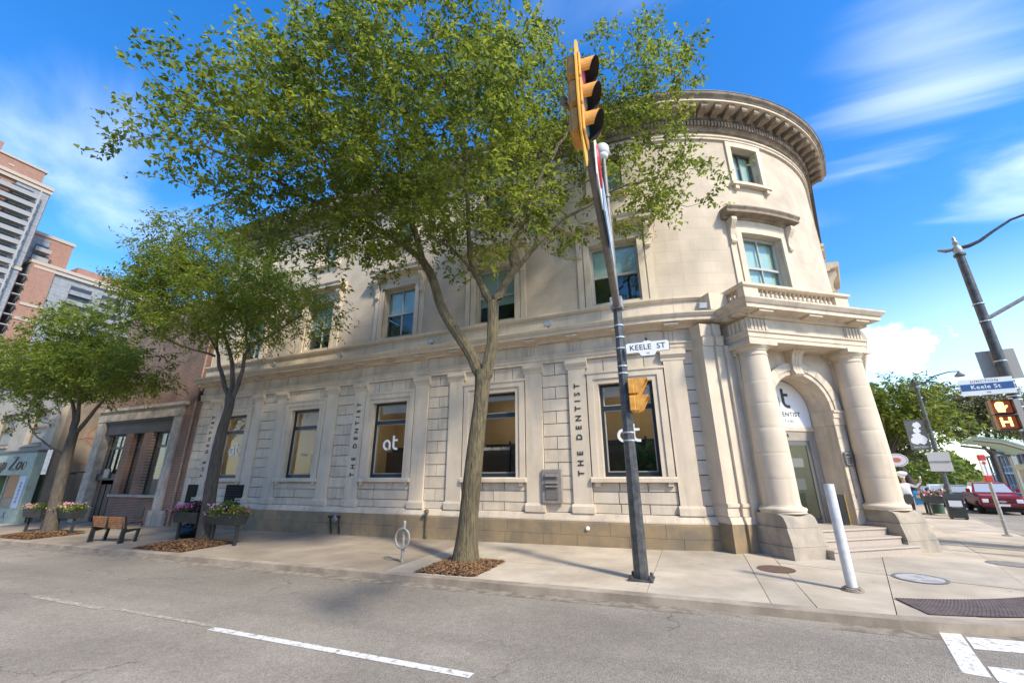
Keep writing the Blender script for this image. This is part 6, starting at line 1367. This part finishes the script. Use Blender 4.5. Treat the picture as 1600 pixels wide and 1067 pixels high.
rd=[(.19,.15),(.21,.16),(.19,.13),.065,.085,.085,.085,.07,.055,.05,.085,.07,.05,.11,.08,.06,.05,.11,.08,.06,.05]
body=skin('figure',vt,ed,rd,None,cs)
cm=bpy.data.materials.new('chef_paint'); cm.use_nodes=True; MATS['chef_paint']=cm; nt=cm.node_tree; b_=nt.nodes['Principled BSDF']; gg=nt.nodes.new('ShaderNodeNewGeometry'); sx_=nt.nodes.new('ShaderNodeSeparateXYZ'); nt.links.new(gg.outputs['Position'],sx_.inputs[0]); rp=nt.nodes.new('ShaderNodeValToRGB'); mr=nt.nodes.new('ShaderNodeMapRange'); mr.inputs[1].default_value=gz; mr.inputs[2].default_value=gz+2; nt.links.new(sx_.outputs[2],mr.inputs[0]); nt.links.new(mr.outputs[0],rp.inputs[0]); cr=rp.color_ramp; cr.interpolation='CONSTANT'
cr.elements[0].color=(.03,.03,.035,1); cr.elements[1].position=.47; cr.elements[1].color=(.72,.72,.72,1); e_=cr.elements.new(.81); e_.color=(.45,.27,.19,1); nt.links.new(rp.outputs[0],b_.inputs['Base Color']); body.data.materials.append(cm)
hat=MB(); hat.lathe([(.11,1.92),(.115,2.0),(.20,2.06),(.25,2.14),(.23,2.22),(.12,2.27),(.01,2.28)],(0,0,0),16,SMx@Matrix.Translation((0,-.02,-.02))); hat.build('chef_hat',M_white,cs,smooth=True)
MB().lathe([(.035,0),(.045,.14),(.045,.15)],W(.70,-.19,1.84),10).build('held_cup',mat('cup_pale',(.62,.68,.60),.5),cs)
for k in range(5): MB().tube([W(.655+.02*k,-.19,1.80),W(.65+.025*k,-.235,1.83),W(.66+.02*k,-.235,1.88-.004*(k-2)**2)],[.011,.010,.008],6).build('finger',mat('statue_skin',(.45,.27,.19),.6),cs)
MB().cbox(-.16,.16,-.215,-.19,.55,1.05,.01,SMx).build('apron',mat('apron_dark',(.05,.05,.055),.7),cs)
MB().lathe([(.38,-.02),(.38,.05),(.34,.07)],(x,y,gz),18).build('pedestal',M_black,cs)
os_=thing('oval_sign','oval white shop sign with dark border above the chef statue','shop sign',(x,y,gz+2.4),world=True)
Bm=basis(Vector((x,y,gz+2.86))-EN*.05-EA*.05,EN,UZ,-EA)
el=lambda a,b_,d0,d1:MB().prism([(a*math.cos(k*math.pi/16),b_*math.sin(k*math.pi/16)) for k in range(32)],d0,d1,lambda p,d:Bm@Vector((p[0],p[1],d)))
el(.50,.36,-.03,.0).build('board',M_white,os_); el(.46,.325,.001,.004).build('border',mat('sign_maroon',(.10,.03,.05),.5),os_); el(.435,.30,.005,.008).build('panel',mat('sign_lilac',(.62,.58,.66),.5),os_); el(.20,.13,.009,.012).build('emblem',mat('sign_terracotta',(.45,.16,.10),.5),os_)
MB().tube([tuple(Bm@Vector((0,-.34,-.02))),tuple(Bm@Vector((0,-.62,-.02)))],.03,8).build('post',M_black,os_)
# ---- vehicles
M_tyre=mat('tyre',(.015,.015,.015),.85); M_rim=mat('rim',(.35,.35,.36),.35,metal=.7); M_wglass=mat('windscreen',(.33,.37,.42),.08,spec=.8); M_chr=mat('chrome',(.6,.6,.6),.2,metal=.9); M_head=mat('headlamp',(.7,.72,.72),.15); M_plate=mat('number_plate',(.6,.62,.65),.5)
def vehicle(name,label,cat,pos,fwd,paint,kind):
    gz=ZR(*pos); f=Vector((*fwd,0)).normalized(); rt=Vector((-f.y,f.x,0)); t=thing(name,label,cat,(pos[0],pos[1],gz),world=True,group='vehicles parked along the right-hand street')
    Mx=basis((pos[0],pos[1],gz),rt,f,UZ)     # local y forward
    if kind=='truck': S=[(2.85,.86,.55,1.02),(2.8,.96,.45,1.14),(1.45,1.0,.45,1.22),(1.35,1.0,.45,1.24),(-2.8,1.0,.5,1.22),(-2.9,.96,.55,1.2)]; roof=[(1.35,.94,1.24),(.55,.78,1.86),(-.85,.76,1.90),(-1.35,.90,1.24)]; wy=(1.95,-1.75); wr=.40
    elif kind=='suv': S=[(2.3,.8,.4,.85),(2.2,.92,.3,1.0),(1.1,.94,.3,1.08),(-2.2,.94,.3,1.08),(-2.3,.86,.4,1.0)]; roof=[(1.15,.88,1.08),(.4,.72,1.62),(-1.7,.70,1.66),(-2.2,.86,1.08)]; wy=(1.4,-1.4); wr=.34
    else: S=[(2.2,.7,.35,.66),(2.1,.86,.25,.80),(1.0,.88,.25,.92),(-2.1,.88,.25,.95),(-2.2,.8,.35,.85)]; roof=[(1.05,.84,.92),(.3,.66,1.40),(-1.1,.64,1.42),(-1.8,.82,.95)]; wy=(1.35,-1.35); wr=.32
    b=MB()
    for (yy,hw,z0_,z1_) in S:
        c=.10; b.v+=[tuple(Mx@Vector(q)) for q in ((-hw+.06,yy,z0_),(hw-.06,yy,z0_),(hw,yy,z0_+.12),(hw,yy,z1_-c),(hw-c,yy,z1_),(-hw+c,yy,z1_),(-hw,yy,z1_-c),(-hw,yy,z0_+.12))]
    for i in range(len(S)-1):
        for j in range(8): b.f.append((i*8+j,i*8+(j+1)%8,(i+1)*8+(j+1)%8,(i+1)*8+j))
    b.f+=[tuple(range(8)),tuple(range(8*len(S)-8,8*len(S)))[::-1]]; body=b.build('body',paint,t)
    b=MB()
    for (yy,hw,z) in roof: b.v+=[tuple(Mx@Vector((-hw,yy,z))),tuple(Mx@Vector((hw,yy,z)))]
    b.f=[(0,1,3,2),(2,3,5,4),(4,5,7,6),(0,2,4,6),(1,7,5,3),(0,6,7,1)]; cab=b.build('cabin',paint,t)
    (y0_,h0,z0_),(y1_,h1,z1_)=roof[0],roof[1]
    L2=lambda u,v:Mx@(Vector((0,y0_,z0_)).lerp(Vector((0,y1_,z1_)),v)+Vector(((h0+(h1-h0)*v)*u,.012,.012)))
    MB().add([L2(-.9,.08),L2(.9,.08),L2(.88,.90),L2(-.88,.90)],[(0,1,2,3)]).build('windscreen',M_wglass,cab)
    for sx in (-1,1):
        q=[(roof[0][0]-.25,roof[0][1],roof[0][2]+.06),(roof[1][0]-.05,roof[1][1],roof[1][2]-.1),(roof[2][0]+.05,roof[2][1],roof[2][2]-.1),(roof[3][0]+.2,roof[3][1],roof[3][2]+.06)]
        MB().add([Mx@Vector((sx*(h+.012-.0),yy,z)) for yy,h,z in q],[(0,1,2,3)]).build('side_window',M_wglass,cab)
        m=MB().cbox(sx*(h0+.17)-.1,sx*(h0+.17)+.1,y0_-.35,y0_-.22,z0_+.05,z0_+.28,.03,Mx).build('wing_mirror',M_black if kind!='truck' else paint,t)
        for yy in wy:
            wm=Mx@Matrix.Translation((sx*(S[2][1]-.1),yy,wr))@Matrix.Rotation(R(90),4,'Y'); w_=MB().lathe([(wr*.6,-.13),(wr*.95,-.13),(wr,-.09),(wr,.09),(wr*.95,.13),(wr*.6,.13)],n=20,M=wm).build('wheel',M_tyre,t,smooth=True)
            MB().lathe([(.02,-.12),(wr*.6,-.125),(wr*.6,.125),(.02,.12)],n=14,M=wm).build('rim',M_rim,w_)
        yf_,hwf,zz0,zz1=S[0]; yg=S[1][0]
        MB().cbox(sx*(hwf-.14)-.14,sx*(hwf-.14)+.14,yf_-.02,yf_+.03,zz1-.30,zz1-.08,.02,Mx).build('headlamp',M_head,t); MB().box(sx*(hwf-.12)-.08,sx*(hwf-.12)+.08,yf_+.02,yf_+.06,zz0+.02,zz0+.10,Mx).build('fog_lamp',M_head,t)
    yf_,hwf,zz0,zz1=S[0]
    gr=MB().cbox(-hwf+.30,hwf-.30,yf_-.01,yf_+.025,zz1-.42 if kind=='truck' else zz1-.28,zz1-.05,.01,Mx).build('grille',mat('grille_dark_%s'%kind,(.05,.012,.012) if kind=='truck' else (.02,.02,.02),.4),t)
    for k in range(2 if kind=='truck' else 1): MB().box(-hwf+.32,hwf-.32,yf_+.026,yf_+.05,zz1-.36+k*.14,zz1-.30+k*.14,Mx).build('grille_bar',paint if kind=='truck' else M_chr,gr)
    if kind=='truck': MB().prism([(.18*math.cos(a*.393),.07*math.sin(a*.393)) for a in range(16)],yf_+.052,yf_+.065,lambda p,d:Mx@Vector((p[0],d,p[1]+zz1-.22))).build('badge',M_chr,gr)
    MB().cbox(-hwf-.06,hwf+.06,yf_-.05,yf_+.10,zz0-.04,zz0+.13,.03,Mx).build('bumper',paint if kind!='truck' else mat('bumper_dark_red',(.11,.012,.014),.4),t); MB().box(-.26,.26,yf_+.101,yf_+.115,zz0-.02,zz0+.11,Mx).build('number_plate',M_plate,t)
    MB().box(-.8,.8,S[-1][0]+.1,S[0][0]-.15,.2,S[1][2]+.02,Mx).build('underbody',M_tyre,t)
    return t
M_tr=mat('paint_red',(.20,.012,.018),.28); M_wh=mat('paint_white',(.62,.63,.64),.3); M_dk=mat('paint_dark',(.03,.033,.036),.3); M_sil=mat('paint_silver',(.33,.34,.35),.3,metal=.4)
fw=(-E74[0],-E74[1])
vehicle('pickup_truck','dark red pickup truck facing the corner beside the black newspaper box','pickup truck',(18.1,39.6),fw,M_tr,'truck')
vehicle('parked_car','dark car parked behind the red pickup','car',(19.6,47.2),fw,M_dk,'suv')
vehicle('parked_car','white car parked farther along the right-hand street','car',(21.3,54.0),fw,M_wh,'suv')
vehicle('parked_car','silver car parked farthest along the right-hand street','car',(23.2,60.8),fw,M_sil,'car')
# ---- far side of the street: brick houses with white bays
M_hbr=brickmat('house_brick',(.25,.105,.075),(.21,.085,.06),(.3,.26,.22),bw=.3,bh=.1,axis='XY',bump=0); M_roofg=mat('slate_roof',(.10,.10,.105),.8,var=.2)
def house(a0,ln,label,h,white):
    base=Vector((10.27,21.27,0))+EN*15.5+EA*a0; gz=G(base.x,base.y)-.3
    t=thing('brick_house',label,'house',tuple(base)[:2]+(gz,),world=True,group='brick houses on the far side of the street')
    Mx=basis((base.x,base.y,gz),EA,EN,UZ)
    MB().box(0,ln,1.6,12,-1,h,Mx).build('wall',M_hbr,t)
    rf=MB(); rf.add([Mx@Vector(q) for q in ((-.3,1.2,h),(ln+.3,1.2,h),(ln+.3,12.3,h),(-.3,12.3,h),(-.3,6.7,h+2.4),(ln+.3,6.7,h+2.4))],[(0,1,5,4),(2,3,4,5),(0,4,3),(1,2,5),(0,3,2,1)]); rf=rf.build('roof',M_roofg,t)
    MB().box(ln*.7,ln*.7+.7,5.5,6.2,h+1.2,h+3.2,Mx).build('chimney',M_hbr,rf)
    for k in range(2):
        z0_=.4+k*3.0
        MB().box(.3,ln-.3,-.2,1.6,z0_-.28,z0_,Mx).build('porch_floor',white,t)
        for j in range(5): xx=.45+(ln-.9)*j/4; MB().box(xx-.12,xx+.12,-.1,.14,z0_,z0_+2.72,Mx).build('porch_column',white,t)
        rl=MB().box(.5,ln-.5,-.06,.0,z0_+.85,z0_+.95,Mx).build('porch_rail',white,t)
        for j in range(12): xx=.6+(ln-1.2)*j/11; MB().box(xx-.04,xx+.04,-.05,-.01,z0_+.05,z0_+.85,Mx).build('spindle',white,rl)
        for j in range(3): xx=1.0+(ln-3.2)*j/2; w_=MB().box(xx-.08,xx+1.28,1.56,1.59,z0_+.3,z0_+2.3,Mx).build('window',white,t); MB().box(xx,xx+1.2,1.52,1.559,z0_+.4,z0_+2.2,Mx).build('pane',M_hw,w_)
    MB().box(.1,ln-.1,-.35,1.6,6.12,6.4,Mx).build('porch_roof',white,t)
    # gable dormer
    MB().prism([(ln*.3,h),(ln*.7,h),(ln*.5,h+2.0)],1.0,4,lambda p,d:Mx@Vector((p[0],d,p[1]))).build('gable',white,rf); MB().box(ln*.43,ln*.57,.96,.999,h+.3,h+1.1,Mx).build('gable_window',M_hw,rf)
house(66,10,'brick house with white double porch directly behind the bus stop sleeve',6.6,mat('dull_white_paint',(.52,.50,.46),.6))
house(78,10,'brick house with white double porch next beyond the nearest one',6.4,mat('cream_paint',(.66,.64,.58),.6))
house(90,11,'brick house with white porch farthest along the street',6.8,mat('dull_white_paint',(.52,.50,.46),.6))
# corner block on the near side far beyond the trees, low shops
def shops(a0,ln,h,label,m):
    base=Vector((10.27,21.27,0))-EN*4.2+EA*a0; gz=G(base.x,base.y)
    t=thing('terrace_shop',label,'building',tuple(base)[:2]+(gz,),world=True,group='shops beyond the stone building'); Mx=basis((base.x,base.y,gz),EA,-EN,UZ)
    MB().box(0,ln,0,12,-1,h,Mx).build('wall',m,t); MB().box(-.1,ln+.1,-.25,12,h,h+.35,Mx).build('parapet',M_trim,t); MB().box(.2,ln-.2,-.12,0,2.6,3.2,Mx).build('fascia',mat('shop_fascia',(.12,.10,.10),.6),t)
    for j in range(3): xx=.8+(ln-3)*j/2; w_=MB().box(xx,xx+1.4,-.05,-.001,4.2,6.0,Mx).build('window',M_trim,t); MB().box(xx+.1,xx+1.3,-.08,-.051,4.3,5.9,Mx).build('pane',M_hw,w_)
    for j in range(2): xx=.5+(ln-.8)*j/2; MB().box(xx,xx+ln/2-.7,-.05,-.001,.5,2.5,Mx).build('shop_window',M_hw,t)
shops(14,9,8,'red brick shop just beyond the stone building on the side street',M_hbr)
shops(23.2,9,7.2,'beige shop second beyond the stone building on the side street',M_stucco)
shops(32.4,11,7.8,'brown brick shop third beyond the stone building on the side street',M_brickb)
# ---- trees of the right-hand street
def simple_tree(name,label,x,y,h,r,seed,lm,n,leaf,lean=0):
    gz=G(x,y); th=h*.34
    T=[(x,y,gz-.1),(x+lean*.1,y,gz+.3),(x+lean*.5,y,gz+th*.6),(x+lean,y,gz+th)]
    rg=random.Random(seed); lim=[]
    for k in range(6):
        a=k*1.05+rg.uniform(-.2,.2); e1=r*rg.uniform(.55,.8); lim.append(([(x+lean,y,gz+th*.9),(x+lean+math.cos(a)*e1*.35,y+math.sin(a)*e1*.35,gz+th+(h-th)*.25),(x+lean+math.cos(a)*e1*.7,y+math.sin(a)*e1*.7,gz+th+(h-th)*rg.uniform(.4,.6)),(x+lean+math.cos(a)*e1,y+math.sin(a)*e1,gz+th+(h-th)*rg.uniform(.55,.85))],.14,.03))
    lob=[((x+lean,y,gz+h*.68),(r*.8,r*.8,h*.25))]
    for k in range(5): a=k*1.26+rg.uniform(-.3,.3); lob.append(((x+lean+math.cos(a)*r*.5,y+math.sin(a)*r*.5,gz+h*rg.uniform(.52,.72)),(r*.52,r*.52,h*.15)))
    return tree(name,label,(x,y,gz),T,[.42,.34,.27,.24],lim,lob,seed,n,leaf,M_bark2,lm,'trees of the right-hand street',sprays=4,per=9,spl=1.0,shell=.2,hole=.55,twig=.02,minz=gz+h*.28,maxy=999)
simple_tree('street_tree','tall leafy tree at the kerb behind the banner lamp post',17.3,47,11.8,6.2,21,LM3,620,(.30,.55),-1.6)
simple_tree('street_tree','thin brownish tree behind the lit pedestrian signal',33.0,69,14.5,5.5,22,LM4,380,(.34,.5))
simple_tree('street_tree','green tree beyond the bus shelter canopy',58,104,17,8,23,LM3,360,(.42,.55))
simple_tree('street_tree','distant tree at the end of the right-hand pavement',24.5,74,11,5.5,24,LM4,300,(.36,.5))
# distant wooded skyline closing the side street
rg=np.random.default_rng(77); n=26000
az=rg.uniform(R(-8),R(60),n); dist=rg.uniform(170,230,n); hgt=np.abs(7+3.5*np.sin(az*23)+2.5*np.sin(az*51+1)+1.5*np.sin(az*97))
P_=np.stack([np.sin(az)*dist,np.cos(az)*dist,-2.4+rg.uniform(0,1,n)**.8*hgt],1)
wd_=leaf_mesh('distant_trees',P_,rg.normal(0,1,(n,3)),rg.normal(0,1,(n,3))+[0,-.5,.5],rg.uniform(1.0,2.2,n),rg.uniform(.7,1.4,n),LM3,None); tag(wd_,'low distant line of trees closing the end of the right-hand street','trees',kind='stuff')
